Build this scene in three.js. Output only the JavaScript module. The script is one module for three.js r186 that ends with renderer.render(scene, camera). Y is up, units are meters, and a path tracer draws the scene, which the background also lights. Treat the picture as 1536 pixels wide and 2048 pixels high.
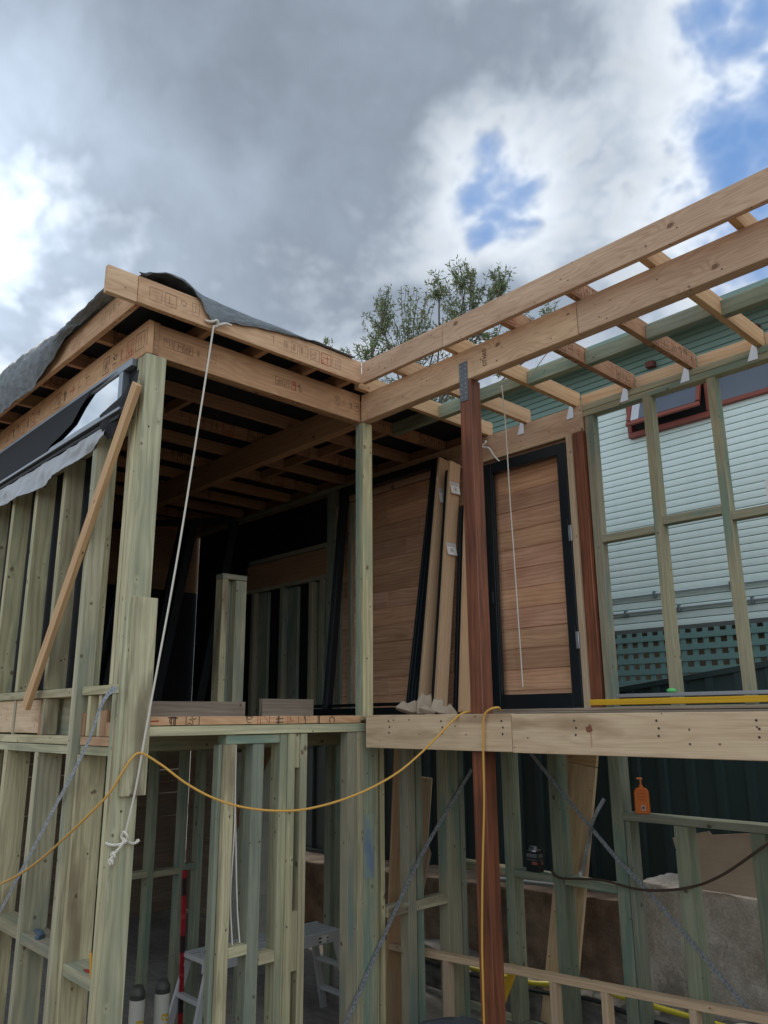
import * as THREE from 'three';
import { mergeGeometries } from 'three/addons/utils/BufferGeometryUtils.js';

// ---------------------------------------------------------------- camera
const scene = new THREE.Scene();
const camera = new THREE.PerspectiveCamera(65.9, 0.75, 0.1, 400);
camera.position.set(4.648, 2.62, 4.179);
camera.rotation.set(THREE.MathUtils.degToRad(14.55), THREE.MathUtils.degToRad(46.7), THREE.MathUtils.degToRad(-0.45), 'YXZ');
const renderer = new THREE.WebGLRenderer({ antialias: true });
renderer.toneMapping = THREE.LinearToneMapping;
renderer.toneMappingExposure = 1.52;
renderer.shadowMap.enabled = true;

// ---------------------------------------------------------------- noise
function rng(seed) { let a = seed >>> 0; return () => { a = (a + 0x6D2B79F5) | 0; let t = Math.imul(a ^ (a >>> 15), 1 | a); t = (t + Math.imul(t ^ (t >>> 7), 61 | t)) ^ t; return ((t ^ (t >>> 14)) >>> 0) / 4294967296; }; }
const R = rng(7);
const rr = (a, b) => a + (b - a) * R();
const LAT = new Float32Array(65536); { const q = rng(99); for (let i = 0; i < 65536; i++) LAT[i] = q(); }
const sm = (t) => t * t * (3 - 2 * t);
function n2(x, y, px = 256, py = 256) {            // periodic value noise
  const xi = Math.floor(x), yi = Math.floor(y), fx = sm(x - xi), fy = sm(y - yi);
  const x0 = ((xi % px) + px) % px, x1 = (x0 + 1) % px, y0 = ((yi % py) + py) % py, y1 = (y0 + 1) % py;
  const a = LAT[y0 * 256 + x0], b = LAT[y0 * 256 + x1], c = LAT[y1 * 256 + x0], d = LAT[y1 * 256 + x1];
  return a + (b - a) * fx + (c - a) * fy + (a - b - c + d) * fx * fy;
}
function fbm2(x, y, oct = 4, px = 256, py = 256) { let s = 0, a = 0.5, t = 0; for (let o = 0; o < oct; o++) { s += a * n2(x + o * 17, y + o * 31, Math.min(256, px), Math.min(256, py)); t += a; x *= 2; y *= 2; px *= 2; py *= 2; a *= 0.5; } return s / t; }
function h3(x, y, z) { return LAT[((x * 73 + y * 179 + z * 283) ^ (z * 31 + x * 7 + y * 113)) & 65535]; }
function n3(x, y, z) {
  const xi = Math.floor(x), yi = Math.floor(y), zi = Math.floor(z), fx = sm(x - xi), fy = sm(y - yi), fz = sm(z - zi);
  const a = h3(xi, yi, zi), b = h3(xi + 1, yi, zi), c = h3(xi, yi + 1, zi), d = h3(xi + 1, yi + 1, zi), e = h3(xi, yi, zi + 1), f = h3(xi + 1, yi, zi + 1), g = h3(xi, yi + 1, zi + 1), h = h3(xi + 1, yi + 1, zi + 1);
  const ab = a + (b - a) * fx, cd = c + (d - c) * fx, ef = e + (f - e) * fx, gh = g + (h - g) * fx, p = ab + (cd - ab) * fy, r = ef + (gh - ef) * fy;
  return p + (r - p) * fz;
}
function fbm3(x, y, z, oct) { let s = 0, a = 0.5, t = 0; for (let o = 0; o < oct; o++) { s += a * n3(x, y, z); t += a; x = x * 2.03 + 11.3; y = y * 2.03 + 5.7; z = z * 2.03 + 3.1; a *= 0.52; } return s / t; }

// ---------------------------------------------------------------- sky: broken cloud with the sun veiled behind it
const SUN = new THREE.Vector3(-0.816, 0.548, -0.185).normalize();
{
  const W = 2560, H = 1280, data = new Float32Array(W * H * 4);
  const ss = (a, b, t) => { t = Math.min(1, Math.max(0, (t - a) / (b - a))); return t * t * (3 - 2 * t); };
  // thick and thin places of the cloud deck: direction, radius (degrees), amount
  const spots = [[-0.694, 0.65, -0.31, 15, 0.30], [-0.36, 0.70, -0.615, 7, 0.22], [-0.62, 0.44, -0.64, 14, 0.14], [-0.655, 0.603, -0.456, 11, 0.26], [-0.528, 0.718, -0.453, 15, 0.30], [-0.175, 0.64, -0.75, 7, -0.46], [-0.497, 0.579, -0.646, 4.6, -0.56], [-0.475, 0.555, -0.685, 3, -0.3],
    [-0.276, 0.585, -0.765, 4, -0.20], [-0.345, 0.60, -0.72, 4, 0.16], [-0.453, 0.649, -0.611, 3, -0.10], [-0.587, 0.594, -0.551, 3, -0.10], [-0.738, 0.478, -0.476, 10, 0.06], [-0.40, 0.63, -0.665, 6, 0.04], [-0.437, 0.537, -0.721, 5, 0.05], [0.1, 0.75, -0.62, 14, -0.25], [0.7, 0.5, 0.5, 22, -0.12], [0.2, 0.6, 0.75, 18, 0.1]]
    .map(([x, y, z, r, w]) => { const l = Math.hypot(x, y, z); return [x / l, y / l, z / l, 1 / (1 - Math.cos(r * Math.PI / 180)), w]; });
  for (let j = 0; j < H; j++) {
    const el = ((j + 0.5) / H - 0.5) * Math.PI, y = Math.sin(el), c = Math.cos(el);
    for (let i = 0; i < W; i++) {
      const az = ((i + 0.5) / W - 0.5) * 2 * Math.PI, x = c * Math.cos(az), z = c * Math.sin(az), k = (j * W + i) * 4;
      if (y < -0.02) { data[k] = 0.16; data[k + 1] = 0.155; data[k + 2] = 0.15; data[k + 3] = 1; continue; }
      const q = 1 / (Math.max(y, 0) + 0.42);                                // a deck of cloud overhead, flattened
      const wx = fbm3(x * 3.1 + 4, y * 3.1 + 9, z * 3.1, 4) - 0.5, wz = fbm3(x * 3.1 + 40, y * 3.1, z * 3.1 + 20, 4) - 0.5;
      const big = fbm3(x * q * 3.4 + wx * 1.1 + 20, 3.7 + wz * 0.8, z * q * 3.4 + wz * 1.1 + 8, 3);
      const fine = fbm3(x * q * 8.5 + wx * 2.0 + 70, 9.1 + wx * 2, z * q * 8.5 + wz * 2.0 + 30, 7);
      const puff = 1 - Math.abs(2 * fbm3(x * q * 24 + wz * 2.4 + 7, 2.2 + wx * 2.4, z * q * 24 + wx * 2.4 + 51, 5) - 1);
      let bias = 0;
      for (let m = 0; m < spots.length; m++) { const s = spots[m], e = (1 - (x * s[0] + y * s[1] + z * s[2])) * s[3]; if (e < 9) bias += s[4] * Math.exp(-e); }
      const T = (big - 0.5) * 1.0 + (fine - 0.5) * 1.55 + (puff - 0.78) * 0.45 + 0.30 + bias;     // thickness of the cloud along this direction
      const cover = 0.62 * ss(-0.22, 0.15, T) + 0.38 * ss(-0.55, 0.05, T), thick = ss(0.02, 0.80, T);
      const cs = x * SUN.x + y * SUN.y + z * SUN.z;
      const g1 = Math.exp(-(1 - cs) * 105), g2 = Math.exp(-(1 - cs) * 14), g3 = Math.exp(-(1 - cs) * 2.2);
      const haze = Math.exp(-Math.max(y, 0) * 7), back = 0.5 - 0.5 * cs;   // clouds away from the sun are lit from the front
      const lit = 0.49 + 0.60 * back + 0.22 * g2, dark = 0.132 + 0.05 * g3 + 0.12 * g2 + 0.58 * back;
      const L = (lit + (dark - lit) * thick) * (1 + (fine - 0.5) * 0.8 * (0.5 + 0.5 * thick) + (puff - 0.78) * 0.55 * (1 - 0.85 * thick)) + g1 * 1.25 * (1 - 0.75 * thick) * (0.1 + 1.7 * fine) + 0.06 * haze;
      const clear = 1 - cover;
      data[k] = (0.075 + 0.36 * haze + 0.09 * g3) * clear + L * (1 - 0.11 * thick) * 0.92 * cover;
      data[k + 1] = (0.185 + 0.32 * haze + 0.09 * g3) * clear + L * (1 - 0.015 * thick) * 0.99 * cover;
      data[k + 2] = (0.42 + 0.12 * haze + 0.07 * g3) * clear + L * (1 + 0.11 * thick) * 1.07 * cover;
      data[k + 3] = 1;
    }
  }
  const t = new THREE.DataTexture(data, W, H, THREE.RGBAFormat, THREE.FloatType);
  t.mapping = THREE.EquirectangularReflectionMapping; t.magFilter = THREE.LinearFilter; t.minFilter = THREE.LinearFilter; t.needsUpdate = true;
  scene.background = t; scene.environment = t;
}
const sun = new THREE.DirectionalLight(0xfff1dc, 1.1);
sun.position.copy(SUN).multiplyScalar(30); sun.target.position.set(0, 2, 0);
sun.castShadow = true; sun.shadow.radius = 24; sun.shadow.mapSize.set(2048, 2048);
Object.assign(sun.shadow.camera, { left: -14, right: 14, top: 14, bottom: -14, near: 1, far: 80 });
scene.add(sun, sun.target);

// ---------------------------------------------------------------- textures and materials
const clamp = (v) => Math.min(255, Math.max(0, v));
function tex(W, H, fn, srgb = true) {
  const d = new Uint8Array(W * H * 4);
  for (let j = 0; j < H; j++) for (let i = 0; i < W; i++) { const c = fn(i / W, j / H), k = (j * W + i) * 4; d[k] = clamp(c[0]); d[k + 1] = clamp(c[1]); d[k + 2] = clamp(c[2]); d[k + 3] = 255; }
  const t = new THREE.DataTexture(d, W, H); t.wrapS = t.wrapT = THREE.RepeatWrapping; t.magFilter = t.minFilter = THREE.LinearFilter;
  if (srgb) t.colorSpace = THREE.SRGBColorSpace; t.needsUpdate = true; return t;
}
const mix = (a, b, t) => [a[0] + (b[0] - a[0]) * t, a[1] + (b[1] - a[1]) * t, a[2] + (b[2] - a[2]) * t];
// a wood texture covers 0.3 m across (u) and 2.4 m along the grain (v)
function wood({ seed, a, b, stain, knots = 7, ring = 9, line = 0.5, swirl = 0, blot = 0.5, dots = 0, W = 256, H = 1024 }) {
  const q = rng(seed), K = [];
  for (let i = 0; i < knots; i++) K.push([q(), q(), 0.005 + 0.014 * q() * q(), q()]);
  const D = []; for (let i = 0; i < dots; i++) D.push([q(), q(), 0.003 + 0.004 * q()]);
  const ox = q() * 100, oy = q() * 100;
  const val = (u, v) => {
    let warp = (fbm2(u * 3 + ox, v * 4 + oy, 3, 3, 4) - 0.5) * (0.30 + swirl), kd = 0;
    for (const [ku, kv, kr] of K) {
      let du = u - ku, dv = v - kv; du -= Math.round(du); dv -= Math.round(dv);
      const X = du * 0.3, Y = dv * 2.4, d2 = X * X + Y * Y * 0.28, e = Math.exp(-d2 / (kr * kr * 5));
      warp += e * 0.10 * Math.sign(X || 1); const r = Math.sqrt(X * X + Y * Y * 0.6) / kr * (0.75 + 0.5 * n2(X * 160 + kv * 50, Y * 120)); if (r < 1.25) kd = Math.max(kd, (1 - sm(Math.max(0, (r - 0.55) / 0.7))) * (0.75 + 0.25 * Math.sin(r * 16)));
    }
    const rg = 0.5 + 0.5 * Math.sin((u + warp) * Math.PI * 2 * ring), fib = fbm2(u * 60 + ox, v * 8 + oy, 3, 60, 8), bl = fbm2(u * 2 + oy, v * 7 + ox, 4, 2, 7);
    let t = line * rg * rg * 0.55 + (fib - 0.5) * 0.75 + 0.25 + (bl - 0.5) * blot;
    return [t, kd, bl];
  };
  const map = tex(W, H, (u, v) => {
    const [t, kd, bl] = val(u, v); let c = mix(a, b, Math.min(1.2, Math.max(-0.2, t)));
    if (stain) { const s = Math.max(0, fbm2(u * 3 + ox * 2, v * 5 + oy * 2, 4, 3, 5) - 0.52) * 3.2; c = mix(c, stain, Math.min(0.75, s)); }
    c = mix(c, [b[0] * 0.52, b[1] * 0.42, b[2] * 0.36], kd * 0.85);
    for (const [du0, dv0, r] of D) { let du = u - du0, dv = v - dv0; du -= Math.round(du); dv -= Math.round(dv); if (Math.hypot(du * 0.3, dv * 2.4) < r) c = [70, 56, 46]; }
    return c;
  });
  const bump = tex(W / 2, H / 2, (u, v) => { const [t, kd] = val(u, v), g = 190 - t * 110 - kd * 40; return [g, g, g]; }, false);
  return { map, bumpMap: bump, bumpScale: 0.0012 };
}
function family(o, n, spread, extra = {}) {        // one texture, a few tones of timber
  const t = wood(o), out = [];
  for (let i = 0; i < n; i++) { const k = 1 - spread * i / Math.max(1, n - 1); out.push(new THREE.MeshStandardMaterial({ ...t, roughness: 0.82, color: new THREE.Color().setRGB(k * (1 - 0.03 * (i % 2)), k, k * (0.96 + 0.04 * (i % 3))), ...extra })); }
  return out;
}
const plain = (hex, roughness = 0.7, metalness = 0, extra = {}) => new THREE.MeshStandardMaterial({ color: hex, roughness, metalness, ...extra });
const M = {
  sage: [...family({ seed: 3, a: [204, 198, 162], b: [154, 150, 122], stain: [148, 156, 134], knots: 11, ring: 6, line: 0.75, blot: 0.9, dots: 3 }, 4, 0.26), ...family({ seed: 31, a: [206, 196, 156], b: [156, 146, 112], stain: [160, 162, 132], knots: 13, ring: 5, line: 0.75, blot: 0.9, dots: 3 }, 3, 0.22), ...family({ seed: 32, a: [206, 196, 160], b: [150, 142, 114], stain: [126, 112, 90], knots: 8, ring: 9, blot: 1.1, dots: 3 }, 3, 0.2)],
  green: family({ seed: 4, a: [162, 166, 142], b: [122, 131, 111], stain: [110, 137, 124], knots: 8, ring: 7, blot: 1.1, dots: 3 }, 4, 0.26),
  weather: family({ seed: 41, a: [172, 164, 136], b: [134, 130, 106], stain: [110, 138, 126], knots: 8, ring: 7, blot: 0.9 }, 3, 0.15),
  pine: family({ seed: 5, a: [214, 178, 136], b: [176, 136, 98], knots: 7, ring: 6 }, 3, 0.12),
  lvl: family({ seed: 6, a: [220, 186, 152], b: [178, 141, 110], knots: 7, ring: 7, swirl: 1.1, blot: 0.9, dots: 14, line: 0.6 }, 3, 0.12),
  joist: family({ seed: 61, a: [188, 146, 110], b: [146, 106, 78], knots: 6, ring: 7, blot: 0.6 }, 4, 0.16),
  ply: family({ seed: 8, a: [226, 198, 162], b: [190, 158, 124], stain: [164, 134, 104], knots: 3, ring: 3, swirl: 0.8, blot: 0.7, dots: 10 }, 2, 0.05),
  cedar: family({ seed: 9, a: [240, 190, 152], b: [198, 144, 110], knots: 0, ring: 8, line: 0.7, blot: 1.0 }, 7, 0.28),
  merbau: family({ seed: 10, a: [142, 82, 54], b: [84, 46, 30], knots: 0, ring: 6, line: 0.6, blot: 1.2 }, 2, 0.08, { roughness: 0.5 }),
  pink: family({ seed: 11, a: [214, 188, 156], b: [180, 148, 118], knots: 4, ring: 8 }, 3, 0.12),
  reveal: family({ seed: 12, a: [216, 180, 142], b: [188, 148, 112], knots: 2, ring: 8 }, 2, 0.05),
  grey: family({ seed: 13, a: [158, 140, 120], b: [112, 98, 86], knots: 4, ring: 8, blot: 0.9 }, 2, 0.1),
  black: plain(0x20272b, 0.38, 0.35), blackMatt: plain(0x16191c, 0.6), wrap: plain(0x15181d, 0.75), steelDark: plain(0x3b4144, 0.5, 0.6),
  rope: null, galv: null, white: plain(0xe4e4de, 0.6), cord: plain(0xcf9d45, 0.5), hoseY: plain(0xd3c53c, 0.4), hoseB: plain(0x1d2226, 0.45), string: plain(0xded9cc, 0.9),
};
const pick = (m) => Array.isArray(m) ? m[Math.floor(R() * m.length)] : m;
{ // galvanised steel: spangle
  const t = tex(128, 128, (u, v) => { const g = 168 + 60 * (fbm2(u * 14, v * 14, 3, 14, 14) - 0.5) + 50 * (n2(u * 40, v * 40, 40, 40) - 0.5); return [g * 0.97, g, g * 1.02]; });
  M.galv = new THREE.MeshStandardMaterial({ map: t, roughness: 0.42, metalness: 0.85 });
  const ts = tex(64, 256, (u, v) => { const hole = Math.hypot((u - 0.5) * 1, (((v * 8) % 1) - 0.5) * 1) < 0.12; const g = hole ? 70 : 158 + 90 * (fbm2(u * 6, v * 24, 3, 6, 24) - 0.5); return [g * 0.96, g, g * 1.03]; });
  M.strap = new THREE.MeshStandardMaterial({ map: ts, roughness: 0.55, metalness: 0.3 });
  const tr = tex(64, 64, (u, v) => { const g = 214 + 26 * Math.sin((u * 2 + v * 4) * Math.PI * 2) + 20 * (n2(u * 20, v * 20, 20, 20) - 0.5); return [g, g * 0.97, g * 0.9]; });
  M.rope = new THREE.MeshStandardMaterial({ map: tr, bumpMap: tr, bumpScale: 0.002, roughness: 0.95 });
}
// stamped structural timber: print of boxes and rough lettering over the grain, 3.2 m along (u) x 0.25 m across (v)
function stamped(seed, a, b, ink, size) {
  const W = 2048, H = 160, cv = document.createElement('canvas'); cv.width = W; cv.height = H;
  const g = cv.getContext('2d'), q = rng(seed), img = g.createImageData(W, H), o = seed * 3.7;
  for (let j = 0; j < H; j++) for (let i = 0; i < W; i++) {
    const u = i / W, v = j / H, w = (fbm2(u * 8 + o, v * 3, 3, 8, 3) - 0.5) * 1.1, t = 0.3 * (0.5 + 0.5 * Math.sin((v + w) * 24)) + (fbm2(u * 16, v * 50 + o, 3, 16, 50) - 0.5) * 0.8 + 0.3 + (fbm2(u * 12, v * 2 + o, 3, 12, 2) - 0.5) * 0.6, c = mix(a, b, t), k = (j * W + i) * 4;
    img.data[k] = clamp(c[0]); img.data[k + 1] = clamp(c[1]); img.data[k + 2] = clamp(c[2]); img.data[k + 3] = 255;
  }
  g.putImageData(img, 0, 0);
  let x = 60; const s = H * size, y = H * 0.5 - s / 2;
  g.lineCap = 'butt';
  while (x < W - 200) {
    const n = 4 + Math.floor(q() * 6);
    for (let i = 0; i < n; i++) {
      const w = s * (0.55 + 0.55 * q()); g.strokeStyle = g.fillStyle = q() < 0.12 ? 'rgba(150,50,35,0.75)' : ink; g.lineWidth = 3 + 2.5 * q();
      if (q() < 0.55) g.strokeRect(x, y, w, s);
      const inset = s * 0.16, m = 2 + Math.floor(q() * 4);
      for (let e = 0; e < m; e++) {
        const hx = x + inset + q() * (w - inset * 2), hy = y + inset + q() * (s - inset * 2); g.beginPath();
        if (q() < 0.35) g.arc(hx, hy, s * (0.1 + 0.12 * q()), q() * 6, q() * 6 + 4); else if (q() < 0.5) { g.moveTo(hx, y + inset); g.lineTo(hx + (q() - 0.5) * 8, y + s - inset); } else { g.moveTo(x + inset, hy); g.lineTo(x + w - inset, hy + (q() - 0.5) * 6); }
        g.stroke();
      }
      x += w + s * (0.14 + 0.3 * q());
    }
    x += 60 + 170 * q();
  }
  const t = new THREE.CanvasTexture(cv); t.wrapS = t.wrapT = THREE.RepeatWrapping; t.colorSpace = THREE.SRGBColorSpace; t.magFilter = t.minFilter = THREE.LinearFilter;
  return new THREE.MeshStandardMaterial({ map: t, roughness: 0.82 });
}
M.stampBeam = stamped(21, [218, 178, 136], [180, 136, 98], 'rgba(52,36,26,0.8)', 0.5);
M.stampJoist = stamped(22, [186, 144, 108], [144, 104, 76], 'rgba(50,30,24,0.55)', 0.42);
M.stampFaint = stamped(24, [200, 158, 118], [160, 120, 86], 'rgba(74,46,34,0.38)', 0.26);
M.stampFascia = stamped(23, [216, 178, 140], [178, 138, 104], 'rgba(92,66,50,0.36)', 0.36);
for (const k of ['stampBeam', 'stampJoist', 'stampFascia', 'stampFaint']) M[k].userData.stamp = true;

// ---------------------------------------------------------------- geometry helpers
// chamfered box centred on the origin, uv in metres along its longest side
function boxGeo(sx, sy, sz, m, c = 0.003) {
  const S = [sx / 2, sy / 2, sz / 2]; c = Math.min(c, sx * 0.3, sy * 0.3, sz * 0.3);
  const L = sx >= sy && sx >= sz ? 0 : sy >= sz ? 1 : 2, P = [], N = [], U = [], ou = R(), ov = R(), stamp = m?.userData?.stamp;
  const quad = (v) => {
    const e1 = v[1].map((q, i) => q - v[0][i]), e2 = v[2].map((q, i) => q - v[0][i]);
    let n = [e1[1] * e2[2] - e1[2] * e2[1], e1[2] * e2[0] - e1[0] * e2[2], e1[0] * e2[1] - e1[1] * e2[0]]; const l = Math.hypot(...n) || 1; n = n.map((q) => q / l);
    const ctr = [0, 1, 2].map((i) => v.reduce((s, p) => s + p[i], 0) / v.length);
    if (n[0] * ctr[0] + n[1] * ctr[1] + n[2] * ctr[2] < 0) { v = v.slice().reverse(); n = n.map((q) => -q); }
    const big = Math.abs(n[0]) > Math.abs(n[1]) && Math.abs(n[0]) > Math.abs(n[2]) ? 0 : Math.abs(n[1]) > Math.abs(n[2]) ? 1 : 2;
    const ax = [0, 1, 2].filter((i) => i !== big), along = ax.includes(L) ? L : ax[0], across = ax.find((i) => i !== along);
    const uv = (p) => stamp ? [(p[along] + (big === L ? 0 : S[along])) / 3.2 + ou, big === L ? 0.02 : (p[across] + 0.125) / 0.25] : big === L ? [p[ax[0]] / 0.3 + ou, p[ax[1]] / 0.3 + ov] : [p[across] / 0.3 + ou + big * 0.37, p[along] / 2.4 + ov];
    const tri = v.length === 3 ? [0, 1, 2] : [0, 1, 2, 0, 2, 3];
    for (const i of tri) { P.push(...v[i]); N.push(...n); U.push(...uv(v[i])); }
  };
  const pt = (a, b, d, sa, sb, sd, fa, fb, fd) => { const p = [0, 0, 0]; p[a] = sa * (S[a] - (fa ? c : 0)); p[b] = sb * (S[b] - (fb ? c : 0)); p[d] = sd * (S[d] - (fd ? c : 0)); return p; };
  for (let a = 0; a < 3; a++) { const b = (a + 1) % 3, d = (a + 2) % 3;
    for (const s of [-1, 1]) quad([[-1, -1], [1, -1], [1, 1], [-1, 1]].map(([t, w]) => pt(a, b, d, s, t, w, 0, 1, 1)));
    for (const s of [-1, 1]) for (const t of [-1, 1]) quad([pt(a, b, d, s, t, -1, 0, 1, 1), pt(a, b, d, s, t, 1, 0, 1, 1), pt(a, b, d, s, t, 1, 1, 0, 1), pt(a, b, d, s, t, -1, 1, 0, 1)]); }
  for (const s of [-1, 1]) for (const t of [-1, 1]) for (const w of [-1, 1]) quad([pt(0, 1, 2, s, t, w, 0, 1, 1), pt(0, 1, 2, s, t, w, 1, 0, 1), pt(0, 1, 2, s, t, w, 1, 1, 0)]);
  const g = new THREE.BufferGeometry();
  g.setAttribute('position', new THREE.Float32BufferAttribute(P, 3)); g.setAttribute('normal', new THREE.Float32BufferAttribute(N, 3)); g.setAttribute('uv', new THREE.Float32BufferAttribute(U, 2));
  return g;
}
const used = {};
function numbered(n) { used[n] = (used[n] ?? -1) + 1; return used[n] ? n + '_' + String(used[n]).padStart(3, '0') : n; }
function put(o, parent) { o.castShadow = o.receiveShadow = true; parent.add(o); return o; }
function mesh(parent, name, geo, m) { const o = new THREE.Mesh(geo, pick(m)); o.name = parent === scene ? numbered(name) : name; return put(o, parent); }
function tag(o, label, category, group) { o.userData.label = label; o.userData.category = category; o.userData.kind = 'thing'; if (group) o.userData.group = group; return o; }
function struct(o) { o.userData.kind = 'structure'; return o; }
function thing(name, label, category, at = [0, 0, 0], group) { const o = new THREE.Group(); o.name = numbered(name); o.position.set(...at); scene.add(o); return tag(o, label, category, group); }
// a board given by its world extents, placed inside a group
function bd(p, name, x0, x1, y0, y1, z0, z1, m, { c = 0.003, j = 0.0012, tilt = 0.0012 } = {}) {
  m = pick(m); const q = () => (R() - 0.5) * 2 * j, e = [x0 + q(), x1 + q(), y0 + q(), y1 + q(), z0 + q(), z1 + q()];
  const o = new THREE.Mesh(boxGeo(Math.abs(e[1] - e[0]), Math.abs(e[3] - e[2]), Math.abs(e[5] - e[4]), m, c), m);
  o.name = p === scene ? numbered(name) : name; o.position.set((e[0] + e[1]) / 2, (e[2] + e[3]) / 2, (e[4] + e[5]) / 2).sub(p.position);
  o.rotation.set((R() - 0.5) * 2 * tilt, (R() - 0.5) * 2 * tilt, (R() - 0.5) * 2 * tilt); return put(o, p);
}
// a bar from A to B; w is its width along `side`, t its thickness
function bar(p, name, A, B, w, t, side, m, c = 0.002) {
  m = pick(m); const a = new THREE.Vector3(...A), b = new THREE.Vector3(...B), y = b.clone().sub(a), len = y.length(); y.normalize();
  const x = new THREE.Vector3(...side); x.addScaledVector(y, -x.dot(y)).normalize(); const z = new THREE.Vector3().crossVectors(x, y);
  const o = new THREE.Mesh(boxGeo(w, len, t, m, c), m); o.name = p === scene ? numbered(name) : name;
  o.quaternion.setFromRotationMatrix(new THREE.Matrix4().makeBasis(x, y, z)); o.position.copy(a).add(b).multiplyScalar(0.5).sub(p.position); return put(o, p);
}
const V = (p) => new THREE.Vector3(...p);
function tubeGeo(pts, r, seg = 60, rad = 8) { const c = new THREE.CatmullRomCurve3(pts.map(V), false, 'centripetal'), g = new THREE.TubeGeometry(c, seg, r, rad), u = g.attributes.uv, l = c.getLength(); for (let i = 0; i < u.count; i++) u.setXY(i, u.getX(i) * l / (r * 6), u.getY(i)); return g; }
function tube(p, name, pts, r, m, seg = 60, rad = 8) { const g = tubeGeo(pts, r, seg, rad); g.translate(-p.position.x, -p.position.y, -p.position.z); return mesh(p, name, g, m); }
// grid surface from f(u, v) -> [x, y, z], given thickness
function sheetGeo(f, nu, nv, th = 0.002, uvs = [1, 1]) {
  const P = [], U = [], I = [], n = (nu + 1) * (nv + 1), Q = [];
  for (let j = 0; j <= nv; j++) for (let i = 0; i <= nu; i++) { const p = f(i / nu, j / nv); Q.push(p); P.push(...p); U.push(i / nu * uvs[0], j / nv * uvs[1]); }
  for (let j = 0; j < nv; j++) for (let i = 0; i < nu; i++) { const a = j * (nu + 1) + i; I.push(a, a + 1, a + nu + 2, a, a + nu + 2, a + nu + 1); }
  const g = new THREE.BufferGeometry(); g.setAttribute('position', new THREE.Float32BufferAttribute(P, 3)); g.setAttribute('uv', new THREE.Float32BufferAttribute(U, 2)); g.setIndex(I); g.computeVertexNormals();
  if (!th) return g;
  const nn = g.attributes.normal, P2 = [...P], U2 = [...U], I2 = [...I];
  for (let i = 0; i < n; i++) { P2.push(P[i * 3] - nn.getX(i) * th, P[i * 3 + 1] - nn.getY(i) * th, P[i * 3 + 2] - nn.getZ(i) * th); U2.push(U[i * 2], U[i * 2 + 1]); }
  for (let i = 0; i < I.length; i += 3) I2.push(I[i] + n, I[i + 2] + n, I[i + 1] + n);
  const side = (a, b) => I2.push(a, a + n, b, b, a + n, b + n);
  for (let i = 0; i < nu; i++) { side(i + 1, i); side(nv * (nu + 1) + i, nv * (nu + 1) + i + 1); }
  for (let j = 0; j < nv; j++) { side(j * (nu + 1), (j + 1) * (nu + 1)); side((j + 1) * (nu + 1) + nu, j * (nu + 1) + nu); }
  const o = new THREE.BufferGeometry(); o.setAttribute('position', new THREE.Float32BufferAttribute(P2, 3)); o.setAttribute('uv', new THREE.Float32BufferAttribute(U2, 2)); o.setIndex(I2); o.computeVertexNormals(); return o;
}
function extr(poly, depth, bevel = 0) { const s = new THREE.Shape(poly.map(([x, y]) => new THREE.Vector2(x, y))); return new THREE.ExtrudeGeometry(s, { depth, bevelEnabled: bevel > 0, bevelSize: bevel, bevelThickness: bevel, bevelSegments: 1 }); }
function ip(tab, x) { if (x <= tab[0][0]) return tab[0][1]; for (let i = 1; i < tab.length; i++) if (x <= tab[i][0]) { const [a, b] = tab[i - 1], [c, d] = tab[i]; return b + (d - b) * sm((x - a) / (c - a)); } return tab[tab.length - 1][1]; }
const nest = (part, ...subs) => { scene.updateMatrixWorld(true); for (const s of subs.flat()) part.attach(s); return part; };

// ================================================================ the setting
const G0 = 0.2, DECK = 2.635, BB = 5.02, BT = 5.262;   // ground, deck top, beam bottom, beam top
{
  const dirt = tex(512, 512, (u, v) => { const a = fbm2(u * 8, v * 8, 5, 8, 8), b = n2(u * 90, v * 90, 90, 90); return mix([140, 128, 112], [172, 160, 142], a * 1.2 - 0.2 + (b - 0.5) * 0.35); });
  dirt.repeat.set(100, 100);
  const g = new THREE.PlaneGeometry(300, 300); g.rotateX(-Math.PI / 2);
  const o = struct(mesh(scene, 'ground', g, new THREE.MeshStandardMaterial({ map: dirt, bumpMap: dirt, bumpScale: 0.02, roughness: 0.95 }))); o.position.y = G0;
  const conc = tex(512, 512, (u, v) => { const a = fbm2(u * 6, v * 6, 5, 6, 6), b = n2(u * 120, v * 120, 120, 120); const g2 = 128 + 70 * (a - 0.5) + 22 * (b - 0.5); return [g2, g2 * 0.98, g2 * 0.94]; });
  M.concrete = new THREE.MeshStandardMaterial({ map: conc, bumpMap: conc, bumpScale: 0.003, roughness: 0.9 });
  const s = struct(mesh(scene, 'concrete_floor', new THREE.BoxGeometry(6, 0.1, 3.7), M.concrete)); s.position.set(-3.0, G0 - 0.02, 0.2);
}

{ // unseen walls added behind the viewer, to dim the lower storey
  const wallM = plain(0x6e5a4e, 0.9);
  const a = struct(mesh(scene, 'unseen_yard_wall', new THREE.BoxGeometry(26, 2.6, 0.3), wallM)); a.position.set(4, G0 + 1.3, 9.6);
  const b = struct(mesh(scene, 'unseen_yard_wall', new THREE.BoxGeometry(0.2, 2.1, 22), wallM)); b.position.set(11.5, G0 + 1.05, -1);
}
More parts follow.
